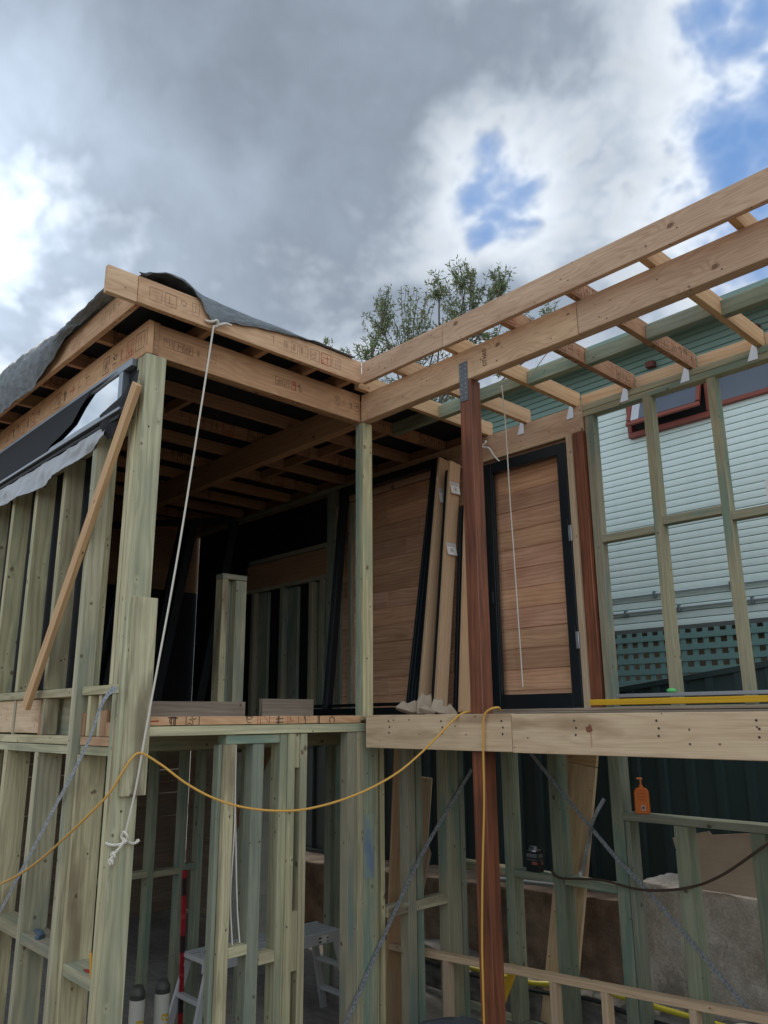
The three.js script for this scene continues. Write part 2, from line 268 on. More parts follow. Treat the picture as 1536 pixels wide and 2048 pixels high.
// ================================================================ left side: posts and walls
{
  const t = thing('corner_post', 'tall three ply sage timber post at the roof corner with rope tied round it', 'post', [-0.065, G0, 1.91]);
  for (let i = 0; i < 3; i++) bd(t, 'ply', -0.132 + i * 0.0445, -0.0895 + i * 0.0445, G0, BB - 0.004, 1.838, 1.984, M.sage, { tilt: 0 });
  bd(t, 'packer', 0.001, 0.036, 2.18, 3.36, 1.805, 1.962, M.sage, { tilt: 0.002 });
}
{
  const t = thing('upper_side_wall_frame', 'sage stud wall frame of deep boards below the long dark window', 'wall frame', [-2.8, 2.52, 1.92]);
  for (const [x, w] of [[-0.20, 0.055], [-1.29, 0.062], [-1.865, 0.062], [-2.41, 0.062], [-2.96, 0.062], [-3.52, 0.062], [-4.07, 0.062], [-4.62, 0.062], [-5.17, 0.062]]) bd(t, 'stud', x, x + w, 2.827, 4.585, 1.838, 1.98, M.sage);
  bd(t, 'stud', -0.745, -0.665, 2.827, 4.585, 1.838, 1.975, M.sage);
  bd(t, 'sill_plate', -5.5, -0.14, 4.588, 4.64, 1.838, 1.982, M.sage);
  bd(t, 'bottom_plate', -0.572, -0.04, 2.772, 2.826, 1.842, 1.99, M.sage); bd(t, 'bottom_plate', -5.5, -0.668, 2.768, 2.824, 1.842, 1.988, M.sage);
  for (const x of [-1.27, -0.50, -0.33, -0.12, -1.85, -2.6]) bd(t, 'cripple', x, x + 0.042, 2.516, 2.768, 1.872, 1.978, M.sage);
  bd(t, 'black_wall_sheet', -5.72, -0.76, 2.613, 4.66, 1.80, 1.812, M.wrap, { tilt: 0 });  // black sheet added behind the studs to darken gaps and room
  bd(t, 'rim_board', -5.5, -1.335, 2.528, 2.765, 1.925, 1.968, M.ply);
  bd(t, 'backing_board', -1.34, -0.14, 2.516, 2.768, 1.80, 1.842, M.sage);
  bd(t, 'block', -1.333, -1.295, 2.516, 2.66, 1.90, 1.972, M.joist); bd(t, 'block', -0.575, -0.53, 2.516, 2.66, 1.90, 1.974, M.joist); bd(t, 'block', -0.30, -0.205, 2.516, 2.672, 1.90, 1.976, M.joist); bd(t, 'block', -0.20, -0.14, 2.516, 2.60, 1.91, 1.98, M.pine);
}
{
  const t = thing('lower_side_wall_frame', 'sage stud wall frame of the lower storey with deep shelf like noggings', 'wall frame', [-2.8, G0, 1.9]);
  bd(t, 'top_plate', -0.545, -0.14, 2.402, 2.455, 1.83, 1.981, M.sage); bd(t, 'top_plate', -5.5, -0.66, 2.400, 2.453, 1.83, 1.981, M.sage);
  bd(t, 'top_plate', -0.55, -0.138, 2.459, 2.513, 1.83, 1.984, M.pine); bd(t, 'top_plate', -5.5, -0.66, 2.457, 2.512, 1.83, 1.983, M.sage);
  for (const [x, w] of [[-0.71, 0.06], [-1.33, 0.07], [-1.94, 0.065], [-2.55, 0.065], [-3.15, 0.065], [-3.75, 0.065], [-4.35, 0.065], [-5.0, 0.065]]) bd(t, 'stud', x, x + w, G0 + 0.05, 2.40, 1.805, 1.98, M.sage);
  bd(t, 'long_stud', -0.648, -0.582, G0 + 0.02, 4.585, 1.915, 2.027, M.sage);
  bd(t, 'stud', -0.575, -0.535, G0 + 0.05, 2.40, 1.805, 1.985, M.sage);
  bd(t, 'nogging', -0.533, -0.135, 1.13, 1.20, 1.80, 1.978, M.sage); bd(t, 'nogging', -1.258, -0.715, 1.175, 1.243, 1.80, 1.976, M.weather); bd(t, 'nogging', -1.875, -1.335, 1.19, 1.255, 1.80, 1.976, M.weather); bd(t, 'nogging', -2.485, -1.945, 1.18, 1.245, 1.80, 1.976, M.weather);
  bd(t, 'bottom_plate', -5.5, -0.14, G0 + 0.005, G0 + 0.05, 1.80, 1.98, M.sage);
}
{ // diagonal batten nailed across the wall
  const t = tag(bar(scene, 'diagonal_brace', [0.035, 4.755, 2.052], [-1.375, 2.71, 2.052], 0.088, 0.038, [1, 0.5, 0], M.pine), 'pale pine batten nailed diagonally across the upper sage studs', 'brace');
}
function ribbon(parent, name, pts, w, nrm, m, th = 0.0015) {           // flat steel strap along a curve
  const c = new THREE.CatmullRomCurve3(pts.map(V), false, 'centripetal'), len = c.getLength(), n = V(nrm).normalize();
  const g = sheetGeo((u, v) => { const p = c.getPointAt(v), t = c.getTangentAt(v), s = new THREE.Vector3().crossVectors(n, t).normalize().multiplyScalar((u - 0.5) * w); return [p.x + s.x, p.y + s.y, p.z + s.z]; }, 1, 40, th, [1, len / 0.24]);
  g.translate(-parent.position.x, -parent.position.y, -parent.position.z);
  return mesh(parent, name, g, m);
}
tag(ribbon(scene, 'strap_brace', [[0.05, 2.80, 2.045], [-0.03, 2.765, 2.06], [-0.125, 2.67, 2.062], [-0.235, 2.51, 2.058], [-0.78, 1.995, 2.052], [-1.10, 1.70, 2.05], [-1.42, 1.40, 2.05], [-1.9, 0.95, 2.05]], 0.034, [0, 0, 1], M.strap), 'perforated galvanised strap running down across the lower sage studs', 'strap');

{ // long clerestory window under the side beam
  const t = thing('clerestory_window', 'long dark framed strip window below the side roof beam', 'window', [-2.8, 4.645, 1.98]);
  const aluSheen = plain(0x8f989f, 0.3, 0.6);  // dark frame coloured paler: sky reflection put into the colour
  bd(t, 'head_rail', -5.4, -0.15, 4.962, 5.016, 1.91, 2.02, aluSheen); bd(t, 'bottom_rail', -5.4, -0.15, 4.668, 4.722, 1.91, 2.02, aluSheen);
  bd(t, 'stile', -0.335, -0.275, 4.722, 4.962, 1.912, 2.022, aluSheen); bd(t, 'stile', -0.27, -0.145, 4.66, 5.014, 1.90, 1.965, M.blackMatt); bd(t, 'stile', -2.9, -2.84, 4.722, 4.962, 1.912, 2.018, aluSheen); bd(t, 'stile', -5.4, -5.34, 4.722, 4.962, 1.912, 2.018, aluSheen);
  for (let i = 0; i < 4; i++) bd(t, 'fin', -0.262 + i * 0.03, -0.25 + i * 0.03, 4.66, 5.01, 1.962, 1.978, M.blackMatt);
  bd(t, 'sill', -5.5, -0.2, 4.643, 4.666, 1.88, 2.062, aluSheen); bd(t, 'sill', -5.5, -0.22, 4.60, 4.628, 1.99, 2.045, M.blackMatt);
  const glass = new THREE.MeshPhysicalMaterial({ color: 0xe6edf2, metalness: 1, roughness: 0.03 });
  bd(t, 'pane', -2.84, -0.335, 4.722, 4.962, 2.000, 2.006, glass, { j: 0, tilt: 0 }); bd(t, 'pane', -5.34, -2.9, 4.722, 4.962, 2.000, 2.006, glass, { j: 0, tilt: 0 });
}
{ // building wrap torn over the window
  const poly = [[-0.36, 4.985], [-0.60, 4.975], [-0.80, 4.965], [-0.95, 4.90], [-1.10, 4.805], [-1.30, 4.765], [-1.50, 4.735], [-1.6, 4.70], [-5.4, 4.70], [-5.4, 4.985]];
  const o = tag(mesh(scene, 'building_wrap', extr(poly, 0.003), M.wrap), 'black building wrap torn off the long window pane on a slant', 'wrap'); o.position.z = 2.024;
  const flap = sheetGeo((u, v) => { const L = ip([[0, -0.56], [0.35, -0.50], [0.7, -0.47], [1, -0.44]], v), Rr = ip([[0, 0.01], [0.5, 0.012], [1, -0.10]], v), x = L + (Rr - L) * u, top = ip([[0, 4.71], [0.5, 4.74], [0.8, 4.80], [1, 4.87]], u), bot = ip([[0, 4.50], [0.6, 4.515], [1, 4.62]], u); return [x, top + (bot - top) * v, 2.04 + 0.03 * Math.sin(u * 5 + v * 4) * v + 0.012 * (fbm2(u * 6, v * 6, 3) - 0.5)]; }, 26, 18, 0.003);
  tag(mesh(scene, 'wrap_flap', flap, M.wrap), 'black flap of building wrap hanging at the window corner beside the post', 'wrap');
  const film = new THREE.MeshPhysicalMaterial({ color: 0xb9bec2, roughness: 0.35, transmission: 0.25, thickness: 0 });
  const fg = sheetGeo((u, v) => { const x = -0.44 - u * 4.9, top = 4.585, bot = ip([[0, 4.50], [0.05, 4.47], [0.15, 4.43], [0.28, 4.405], [0.42, 4.44], [1, 4.42]], u); return [x, top + (bot - top) * v, 2.05 + 0.02 * Math.sin(u * 38 + v * 2) * v + 0.03 * (fbm2(u * 40, v * 3, 3) - 0.5)]; }, 160, 8, 0.0015);
  tag(mesh(scene, 'plastic_film', fg, film), 'grey translucent plastic film hanging in a wavy strip below the long window', 'film');
}

// ================================================================ roof over the room
{
  const t = thing('room_roof_frame', 'timber roof frame of the dark room with stamped beams and rafters', 'roof frame', [-2.8, BB, 0.4]);
  bd(t, 'side_beam', -5.7, 0.0, BB, BT, 1.944, 1.986, M.stampBeam, { tilt: 0 }); bd(t, 'side_beam', -5.7, -0.004, BB, BT, 1.90, 1.942, M.joist, { tilt: 0 });
  bd(t, 'front_beam', -0.066, -0.022, BB, BT, 0.045, 1.897, M.stampFaint, { tilt: 0 }); bd(t, 'front_beam', -0.112, -0.068, BB, BT, 0.045, 1.897, M.joist, { tilt: 0 });
  bd(t, 'middle_beam', -5.7, -0.115, BB, BT, -0.05, -0.003, M.joist, { tilt: 0 }); bd(t, 'middle_beam', -5.7, -0.115, BB, BT, 0, 0.042, M.joist, { tilt: 0 });
  for (let i = 0; i < 10; i++) { const x = -0.58 - i * 0.535; bd(t, 'rafter', x, x + 0.045, BT + 0.003, BT + 0.118, -1.6, 2.108, i % 2 ? M.joist : M.stampJoist, { tilt: 0.001 }); }
  for (const z of [1.55, 1.08, 0.62, 0.26]) bd(t, 'outrigger', -0.532, 0.122, BT + 0.003, BT + 0.117, z, z + 0.045, M.joist);
  for (const [x, z] of [[-1.35, -0.8], [-1.9, -0.75], [-0.8, -0.82], [-2.4, -0.8], [-1.3, 1.0], [-1.9, 1.04], [-2.45, 0.98]]) bd(t, 'block', x - 0.24, x + 0.24, BT + 0.01, BT + 0.112, z, z + 0.045, M.joist);
  bd(t, 'fascia', 0.124, 0.166, BT, 5.452, 0.198, 2.155, M.stampFascia, { tilt: 0 }); bd(t, 'fascia', 0.122, 0.164, BT - 0.004, 5.450, 2.160, 2.366, M.lvl, { tilt: 0 });
  bd(t, 'fascia', -5.8, 0.12, BT, 5.446, 2.11, 2.152, M.stampFascia, { tilt: 0 });
  const dark = plain(0x1a2028, 0.7);
  bd(t, 'roof_membrane', -5.8, 0.11, 5.384, 5.392, 0.20, 2.105, dark, { tilt: 0 }); bd(t, 'roof_membrane', -5.8, 0.0, 5.386, 5.394, -1.625, 0.196, dark, { tilt: 0 });
  bd(t, 'closing_board', -5.8, -0.02, BT - 0.06, 5.437, -1.665, -1.63, M.joist, { tilt: 0 }); bd(t, 'closing_board', -5.8, -5.72, BB - 0.1, 5.437, -1.628, 2.105, M.joist, { tilt: 0 });  // closing boards added to shut out light leaking in under the roof
  bd(t, 'back_plate', -5.5, -2.0, 5.205, 5.255, -1.62, -1.53, M.weather);
}
// tarpaulin over the roof
{
  const tt = tex(512, 512, (u, v) => { const a = fbm2(u * 10, v * 10, 4, 10, 10), w = (n2(u * 170, v * 170, 170, 170) - 0.5) * 20; const g = 116 + 50 * (a - 0.5) + w; return [g * 0.93, g * 0.99, g * 1.02]; });
  const tarpM = new THREE.MeshStandardMaterial({ map: tt, bumpMap: tt, bumpScale: 0.004, roughness: 0.62, side: THREE.DoubleSide });
  const wr = (a, b) => 0.035 * (1 - Math.abs(2 * fbm2(a * 4.3 + 50, b * 4.3 + 20, 4) - 1) - 0.75) + 0.05 * (fbm2(a * 3.1 + 7, b * 3.1 + 3, 4) - 0.5) + 0.02 * Math.abs(Math.sin(a * 9 + fbm2(a * 2, b * 2, 2) * 9)) * (fbm2(a * 1.7, b * 1.7 + 9, 2));
  // left edge: roof, over the side fascia, down to the hem
  const topL = [[-5.8, 5.75], [-3.2, 5.66], [-2.4, 5.62], [-1.7, 5.575], [-0.8, 5.485], [-0.34, 5.452], [-0.1, 5.45]], hemL = [[-5.8, 5.16], [-3, 5.17], [-2.3, 5.20], [-1.6, 5.19], [-1.2, 5.30], [-0.85, 5.41], [-0.34, 5.45], [-0.1, 5.452]];
  const left = sheetGeo((u, v) => {
    const x = -5.8 + u * 5.7, yt = ip(topL, x), yh = ip(hemL, x), k = v;
    if (k < 0.55) { const s = k / 0.55, z = 0.6 + s * 1.56; return [x, 5.47 + (yt - 5.47) * sm(s) + wr(x, z) * 0.8 * s, z]; }
    const s = (k - 0.55) / 0.45; return [x + 0.03 * Math.sin(s * 3 + x * 5), yt + (yh - yt) * s + wr(x, 3 + s) * 0.3, 2.16 + 0.05 * Math.sin(s * Math.PI) + 0.03 + wr(x * 2, s) * 0.7];
  }, 150, 40, 0.003, [12, 5]);
  // front edge over the front fascia
  const topF = [[0.3, 5.458], [0.75, 5.465], [1.0, 5.475], [1.25, 5.47], [1.5, 5.475], [1.66, 5.485], [1.86, 5.555], [1.96, 5.552], [2.06, 5.51], [2.13, 5.465], [2.16, 5.46]];
  const hemF = [[0.3, 5.457], [0.72, 5.462], [0.78, 5.446], [1.0, 5.425], [1.2, 5.40], [1.4, 5.36], [1.6, 5.295], [1.66, 5.345], [1.73, 5.44], [1.80, 5.50], [1.87, 5.525], [1.96, 5.53], [2.08, 5.49], [2.13, 5.463], [2.16, 5.459]];
  const front = sheetGeo((u, v) => {
    const z = 0.3 + u * 1.86, yt = ip(topF, z), yh = ip(hemF, z);
    if (v < 0.6) { const s = v / 0.6, x = -1.2 + s * 1.37; return [x, 5.475 + (yt - 5.475) * sm(s) + wr(x, z) * 0.35 * sm(1 - Math.abs(2 * s - 1)), z]; }
    const s = (v - 0.6) / 0.4; return [0.17 + 0.022 * Math.sin(s * 2.2) + 0.02 * s * (fbm2(z * 9, s * 3, 3) - 0.3), yt + (yh - yt) * s, z + 0.012 * Math.sin(s * 4 + z * 11)];
  }, 120, 40, 0.003, [5, 4]);
  const body = sheetGeo((u, v) => { const x = -5.8 + u * 5.75, z = -1.66 + v * 2.35; return [x, 5.465 + Math.abs(wr(x, z)) * 0.8, z]; }, 60, 26, 0.003, [12, 5]);
  const t = thing('tarpaulin', 'grey tarpaulin draped over the unfinished roof and its fascia boards', 'tarpaulin', [-2.8, 5.45, 0.5]);
  for (const [n, g] of [['side_drape', left], ['front_drape', front], ['roof_sheet', body]]) { g.translate(2.8, -5.45, -0.5); mesh(t, n, g, tarpM); }
}
{ // rope from the fascia to the post
  const t = thing('tie_rope', 'white rope stretched from the tarpaulin down to a knot on the corner post', 'rope', [0.03, 1.95, 1.9]);
  tube(t, 'rope_line', [[0.20, 5.27, 1.605], [0.175, 4.6, 1.66], [0.135, 3.6, 1.745], [0.085, 2.6, 1.85], [0.055, 2.2, 1.885], [0.03, 1.97, 1.915]], 0.0068, M.rope, 90);
  tube(t, 'knot', [[0.175, 5.30, 1.66], [0.20, 5.295, 1.62], [0.215, 5.31, 1.59], [0.20, 5.28, 1.575], [0.18, 5.27, 1.60], [0.21, 5.29, 1.56], [0.215, 5.31, 1.52], [0.21, 5.315, 1.47]], 0.009, M.rope, 60);
  tube(t, 'loop', [[0.012, 1.925, 1.835], [0.02, 1.93, 1.82], [0.02, 1.915, 1.85], [0.03, 1.93, 1.895], [0.045, 1.965, 1.91], [0.03, 1.985, 1.925], [0.018, 1.955, 1.93], [0.04, 1.935, 1.912], [0.03, 1.92, 1.94], [0.012, 1.92, 1.99], [-0.04, 1.925, 1.995]], 0.0085, M.rope, 80);
  tube(t, 'rope_tail', [[0.025, 1.95, 1.915], [0.04, 1.92, 1.935], [0.03, 1.88, 1.965], [0.02, 1.855, 1.98], [0.012, 1.83, 1.985]], 0.0085, M.rope, 30);
  for (const [y, z] of [[1.862, 1.974], [1.828, 1.985]]) { const o = mesh(t, 'stopper_knot', new THREE.TorusKnotGeometry(0.012, 0.0075, 40, 6, 2, 3), M.rope); o.position.set(0.02, y, z).sub(t.position); }
}

// ================================================================ front of the room
{
  const t = thing('inner_post', 'slim sage timber post carrying the meeting of the two roof beams', 'post', [-0.05, DECK, -0.02]);
  bd(t, 'ply', -0.10, -0.058, 2.60, BB - 0.003, -0.068, 0.028, M.green, { tilt: 0 }); bd(t, 'ply', -0.0565, -0.032, 2.60, BB - 0.003, -0.068, 0.032, M.green, { tilt: 0 }); bd(t, 'ply', -0.030, 0.0, 2.60, BB - 0.003, -0.07, 0.03, M.sage, { tilt: 0 });
}
{
  const t = thing('room_floor', 'timber floor of the room with stamped rim board and plate along its front', 'floor frame', [-2.7, 2.4, 0.2]);
  bd(t, 'floor_sheet', -5.5, -0.14, 2.592, 2.612, -1.6, 1.80, M.grey, { tilt: 0 });
  bd(t, 'rim_board', -0.10, -0.028, 2.578, 2.632, 0.03, 1.80, M.stampBeam, { tilt: 0 }); bd(t, 'front_plate', -0.12, 0.006, 2.516, 2.574, -0.03, 1.80, M.sage, { tilt: 0 });
  for (let i = 0; i < 8; i++) { const x = -0.75 - i * 0.6; bd(t, 'joist', x, x + 0.045, 2.40, 2.590, -1.58, 1.79, M.weather); }
  bd(t, 'kerb_board', -0.40, -0.36, 2.613, 2.735, 0.86, 1.76, M.grey); bd(t, 'kerb_board', -0.42, -0.375, 2.613, 2.76, 0.22, 0.70, M.grey);
}
{
  const t = thing('lower_front_wall_frame', 'lower storey stud wall of doubled sage and tan studs below the room front', 'wall frame', [0, G0, 0.4]);
  const F = G0 + 0.05, top = 2.512, S = (z0, z1, x0 = -0.09, x1 = 0, y0 = F, y1 = top, m = M.sage) => bd(t, 'stud', x0, x1, y0, y1, z0, z1, m);
  S(1.155, 1.228, -0.11, -0.012); S(1.232, 1.262, -0.115, -0.05, F, top - 0.06, M.green);
  S(0.925, 1.015, -0.115, -0.02, F, top - 0.06, M.green);
  S(0.735, 0.795, -0.12, -0.01, F, top, M.sage); S(0.672, 0.733, -0.12, 0.0, F, top, M.sage); S(0.565, 0.622, -0.10, 0.0, F, top, M.sage);
  bd(t, 'packer', -0.10, -0.012, 2.28, top, 0.624, 0.670, M.sage); bd(t, 'packer', -0.10, -0.004, 1.00, 1.36, 0.624, 0.670, M.sage);
  bd(t, 'trimmer', -0.115, -0.008, 2.452, 2.510, 0.80, 1.23, M.green);
  S(0.092, 0.182, -0.09, -0.004, F, top, M.weather); S(0.034, 0.090, -0.09, 0, F, top, M.sage); S(-0.020, 0.032, -0.09, -0.002, F, top, M.green); S(-0.078, -0.022, -0.09, -0.004, F, 2.395, M.green); S(-0.125, -0.08, -0.09, -0.008, F, 2.395, M.sage); S(-0.21, -0.17, -0.10, -0.03, F, 2.395, M.sage);
  S(-0.515, -0.435, -0.10, 0, F, 2.395, M.weather); S(-0.63, -0.56, -0.13, -0.035, F, 2.395, M.green); S(-1.03, -0.87, -0.10, 0, F, 2.395, M.weather); S(-1.12, -1.06, -0.12, -0.02, F, 2.395, M.green);
  bd(t, 'nogging', -0.10, -0.006, 1.185, 1.255, -0.87, -0.515, M.sage); bd(t, 'nogging', -0.10, -0.006, 1.185, 1.255, -0.434, -0.21, M.sage);
  bd(t, 'nogging', -0.11, -0.01, 1.165, 1.225, 1.016, 1.154, M.sage); bd(t, 'nogging', -0.11, -0.01, 1.085, 1.15, 0.797, 0.924, M.sage);
  bd(t, 'bottom_plate', -0.10, 0, G0 + 0.005, F, -1.5, 1.80, M.sage);
  const blue = tex(128, 256, (u, v) => { const n = fbm2(u * 5, v * 12, 4, 5, 12); return mix([150, 160, 140], [112, 132, 150], Math.min(1, Math.max(0, (n - 0.3) * 3))); });
  const o = bd(t, 'paint_smear', 0.0015, 0.003, 1.48, 1.92, -0.068, 0.03, new THREE.MeshStandardMaterial({ map: blue, roughness: 0.8 }), { c: 0.0004, j: 0, tilt: 0 }); o.userData.label = 'blue paint smear';
}
tag(ribbon(scene, 'strap_brace', [[0.012, 2.181, -1.19], [0.012, 1.565, -0.55], [0.012, 1.058, -0.14], [0.012, 0.606, 0.20], [0.012, 0.3, 0.42]], 0.034, [1, 0, 0], M.strap), 'perforated galvanised strap crossing the lower studs behind the red brown post', 'strap');

// ================================================================ pergola
{
  const t = thing('pergola_frame', 'new pale timber pergola frame with beam, fascia, rafters and sage blocking', 'pergola', [2.6, BB, -0.7]);
  bd(t, 'beam', -0.018, 2.11, BB, BT - 0.002, -0.003, 0.040, M.lvl, { tilt: 0 }); bd(t, 'beam', 2.113, 5.6, BB, BT - 0.003, -0.003, 0.041, M.lvl, { tilt: 0 }); bd(t, 'beam', -0.018, 5.6, BB + 0.002, BT - 0.002, -0.05, -0.006, M.lvl, { tilt: 0 });
  bd(t, 'fascia', 0.168, 1.062, BT, 5.446, 0.156, 0.196, M.lvl, { tilt: 0 }); bd(t, 'fascia', 1.066, 5.6, BT - 0.004, 5.445, 0.155, 0.195, M.lvl, { tilt: 0 });
  const xs = [0.03, 0.49, 1.03, 1.565, 2.10, 2.63, 3.17, 3.71, 4.25, 4.79, 5.33];
  xs.forEach((x, i) => bd(t, 'rafter', x, x + 0.048, BT + 0.001, BT + 0.142, -1.60, 0.154, i === 3 || i === 4 ? M.stampJoist : M.pine));
  xs.slice(0, -1).forEach((x, i) => { const z = [-0.84, -0.81, -0.83, -0.86, -0.82, -0.88, -0.84, -0.82, -0.85, -0.83][i]; bd(t, 'blocking', x + 0.049, xs[i + 1] - 0.001, BT - 0.004, BT + 0.110, z - 0.05, z + 0.015, M.green); });
  bd(t, 'blocking', -0.53, 0.028, BT - 0.004, BT + 0.115, -0.88, -0.82, M.green);
  bd(t, 'ledger', -2.0, 1.128, BB, BT, -1.575, -1.531, M.lvl, { tilt: 0 });
  for (let i = 2; i < xs.length - 1; i++) bd(t, 'closing_board', xs[i] + 0.05, xs[i + 1] - 0.002, BT - 0.005, BT + 0.12, -1.64, -1.605, M.reveal);
  for (const x of xs.slice(1, 7)) { // framing brackets
    const g = extr([[-0.07, -0.085], [0.008, -0.085], [0.012, 0.05], [-0.006, 0.075], [-0.03, 0.02]], 0.002), o = mesh(t, 'bracket', g, plain(0xdde1e4, 0.4, 0.35)); o.position.set(x + 0.002, BT - 0.012, -1.5285).sub(t.position);
  }
  const ink = document.createElement('canvas'); ink.width = 512; ink.height = 128; const c = ink.getContext('2d'); c.fillStyle = '#000'; c.fillRect(0, 0, 512, 128); c.fillStyle = '#fff'; c.font = 'bold 96px monospace'; c.fillText('OTH40', 90, 98);
  const it = new THREE.CanvasTexture(ink); const im = new THREE.MeshStandardMaterial({ color: 0x5b4634, alphaMap: it, transparent: true, opacity: 0.75, roughness: 0.9 });
  const pg = new THREE.PlaneGeometry(0.24, 0.066); const o = mesh(t, 'stamp', pg, im); o.rotation.z = Math.PI / 2; o.position.set(1.33, 5.145, 0.0425).sub(t.position);
}
function nails(parent, list, ax, m, r = 0.006) { const gs = list.map(([x, y, z]) => { const g = new THREE.CylinderGeometry(r, r * 1.1, 0.004, 8); if (ax === 'z') g.rotateX(Math.PI / 2); else g.rotateZ(Math.PI / 2); g.translate(x - parent.position.x, y - parent.position.y, z - parent.position.z); return g; }); const o = mesh(parent, 'nail_heads', mergeGeometries(gs), m); o.userData.kind = 'stuff'; return o; }
{
  const t = thing('verandah_post', 'red brown hardwood post running from the ground past the deck to the pergola beam', 'post', [1.135, G0, -0.015]);
  bd(t, 'shaft', 1.08, 1.19, G0, BB - 0.003, -0.07, 0.040, M.merbau, { c: 0.005, tilt: 0 });
  const p = bd(t, 'nail_plate', 1.086, 1.166, 4.855, 5.165, 0.0415, 0.0445, plain(0x6b7072, 0.45, 0.75), { j: 0, tilt: 0, c: 0.001 });
  const q = rng(5), l = []; for (let i = 0; i < 16; i++) l.push([1.1 + (i % 2) * 0.04 + q() * 0.014, 4.875 + Math.floor(i / 2) * 0.037 + q() * 0.01, 0.0455]);
  nest(p, nails(t, l, 'z', M.galv, 0.0055));
}
{ const t = thing('verandah_post', 'red brown hardwood post standing between the black glazed door and the open stud wall', 'post', [1.08, DECK, -1.55]); bd(t, 'shaft', 1.032, 1.13, DECK, BB - 0.004, -1.60, -1.50, M.merbau, { c: 0.005, tilt: 0 }); }

// ================================================================ back wall of the verandah
{
  const t = thing('cladding_wall', 'cedar weatherboard wall behind the leaning black frames and the door', 'wall', [-0.6, 2.62, -1.56]);
  bd(t, 'sheathing', -2.35, 1.03, 2.62, 5.25, -1.62, -1.594, M.blackMatt, { tilt: 0, j: 0 });
  for (let i = 0; i < 14; i++) {
    const y = 2.655 + i * 0.1805, cut = [-0.9, -1.4, -0.5, -1.8, -1.1][i % 5];
    for (const [a, b] of [[-2.35, cut - 0.001], [cut + 0.001, 1.028]]) { const o = bd(t, 'board', a, b, y, Math.min(y + 0.1800, 5.012), -1.588, -1.562, M.cedar, { c: 0.005, tilt: 0, j: 0.0005 }); o.rotation.x = -0.02; }
  }
}
{
  const t = thing('glazed_door', 'black framed glass door standing in front of the cedar boards', 'door', [0.5, 2.66, -1.48]);
  const s1 = bd(t, 'stile', 0.008, 0.135, 2.675, 4.945, -1.53, -1.465, M.black, { tilt: 0 }), s2 = bd(t, 'stile', 0.885, 0.972, 2.675, 4.945, -1.53, -1.465, M.black, { tilt: 0 });
  bd(t, 'top_rail', 0.136, 0.884, 4.845, 4.945, -1.528, -1.467, M.black, { tilt: 0 }); bd(t, 'bottom_rail', 0.136, 0.884, 2.675, 2.80, -1.528, -1.467, M.black, { tilt: 0 });
  bd(t, 'glazing_bead', 0.136, 0.15, 2.80, 4.845, -1.51, -1.475, M.blackMatt, { tilt: 0 }); bd(t, 'glazing_bead', 0.87, 0.884, 2.80, 4.845, -1.51, -1.475, M.blackMatt, { tilt: 0 });
  bd(t, 'pane', 0.15, 0.87, 2.80, 4.845, -1.498, -1.494, new THREE.MeshPhysicalMaterial({ color: 0xffffff, transmission: 1, thickness: 0, roughness: 0.02, ior: 1.4 }), { j: 0, tilt: 0, c: 0.0005 });
  bd(t, 'jamb', 0.976, 1.026, 2.65, 5.012, -1.56, -1.475, M.pink, { tilt: 0 }); bd(t, 'head_lining', -0.3, 0.974, 4.985, 5.014, -1.53, -1.475, M.pink, { tilt: 0 });
  for (const y of [3.15, 4.05]) { const h = bd(t, 'hinge', 0.955, 0.985, y, y + 0.14, -1.464, -1.452, M.galv, { tilt: 0.01 }); nest(s2, h, bd(t, 'hinge', 0.945, 0.96, y + 0.14, y + 0.19, -1.465, -1.45, M.blackMatt)); }
  nest(s1, bd(t, 'lock', 0.09, 0.112, 3.62, 3.72, -1.4645, -1.455, M.steelDark));
}
{
  const t = thing('open_wall_frame', 'open sage stud wall frame through which the mint house shows', 'wall frame', [3.2, DECK, -1.57]);
  bd(t, 'top_plate', 1.131, 5.5, 5.145, 5.198, -1.622, -1.531, M.weather, { tilt: 0 }); bd(t, 'top_plate', 1.131, 5.5, 5.201, 5.256, -1.622, -1.529, M.weather, { tilt: 0 });
  for (const [x, w] of [[1.142, 0.08], [1.695, 0.072], [2.235, 0.068], [2.78, 0.07], [3.33, 0.07], [3.88, 0.07], [4.43, 0.07], [4.98, 0.07]]) bd(t, 'stud', x, x + w, 2.69, 5.144, -1.622, -1.533, M.weather, { tilt: 0.006 });
  bd(t, 'nogging', 1.222, 1.694, 4.008, 4.072, -1.62, -1.535, M.weather); bd(t, 'nogging', 1.768, 2.234, 4.062, 4.128, -1.62, -1.535, M.weather); bd(t, 'nogging', 2.304, 2.779, 4.0, 4.066, -1.62, -1.535, M.weather); bd(t, 'nogging', 2.851, 3.329, 4.05, 4.115, -1.62, -1.535, M.weather); bd(t, 'nogging', 3.401, 3.879, 4.0, 4.065, -1.62, -1.535, M.weather);
  bd(t, 'paper_tag', 2.57, 2.64, 4.10, 4.24, -1.534, -1.531, M.white, { j: 0, c: 0.0005, tilt: 0.05 });
  bd(t, 'bottom_plate', 1.131, 5.5, 2.64, 2.688, -1.622, -1.533, M.weather, { tilt: 0 });
}
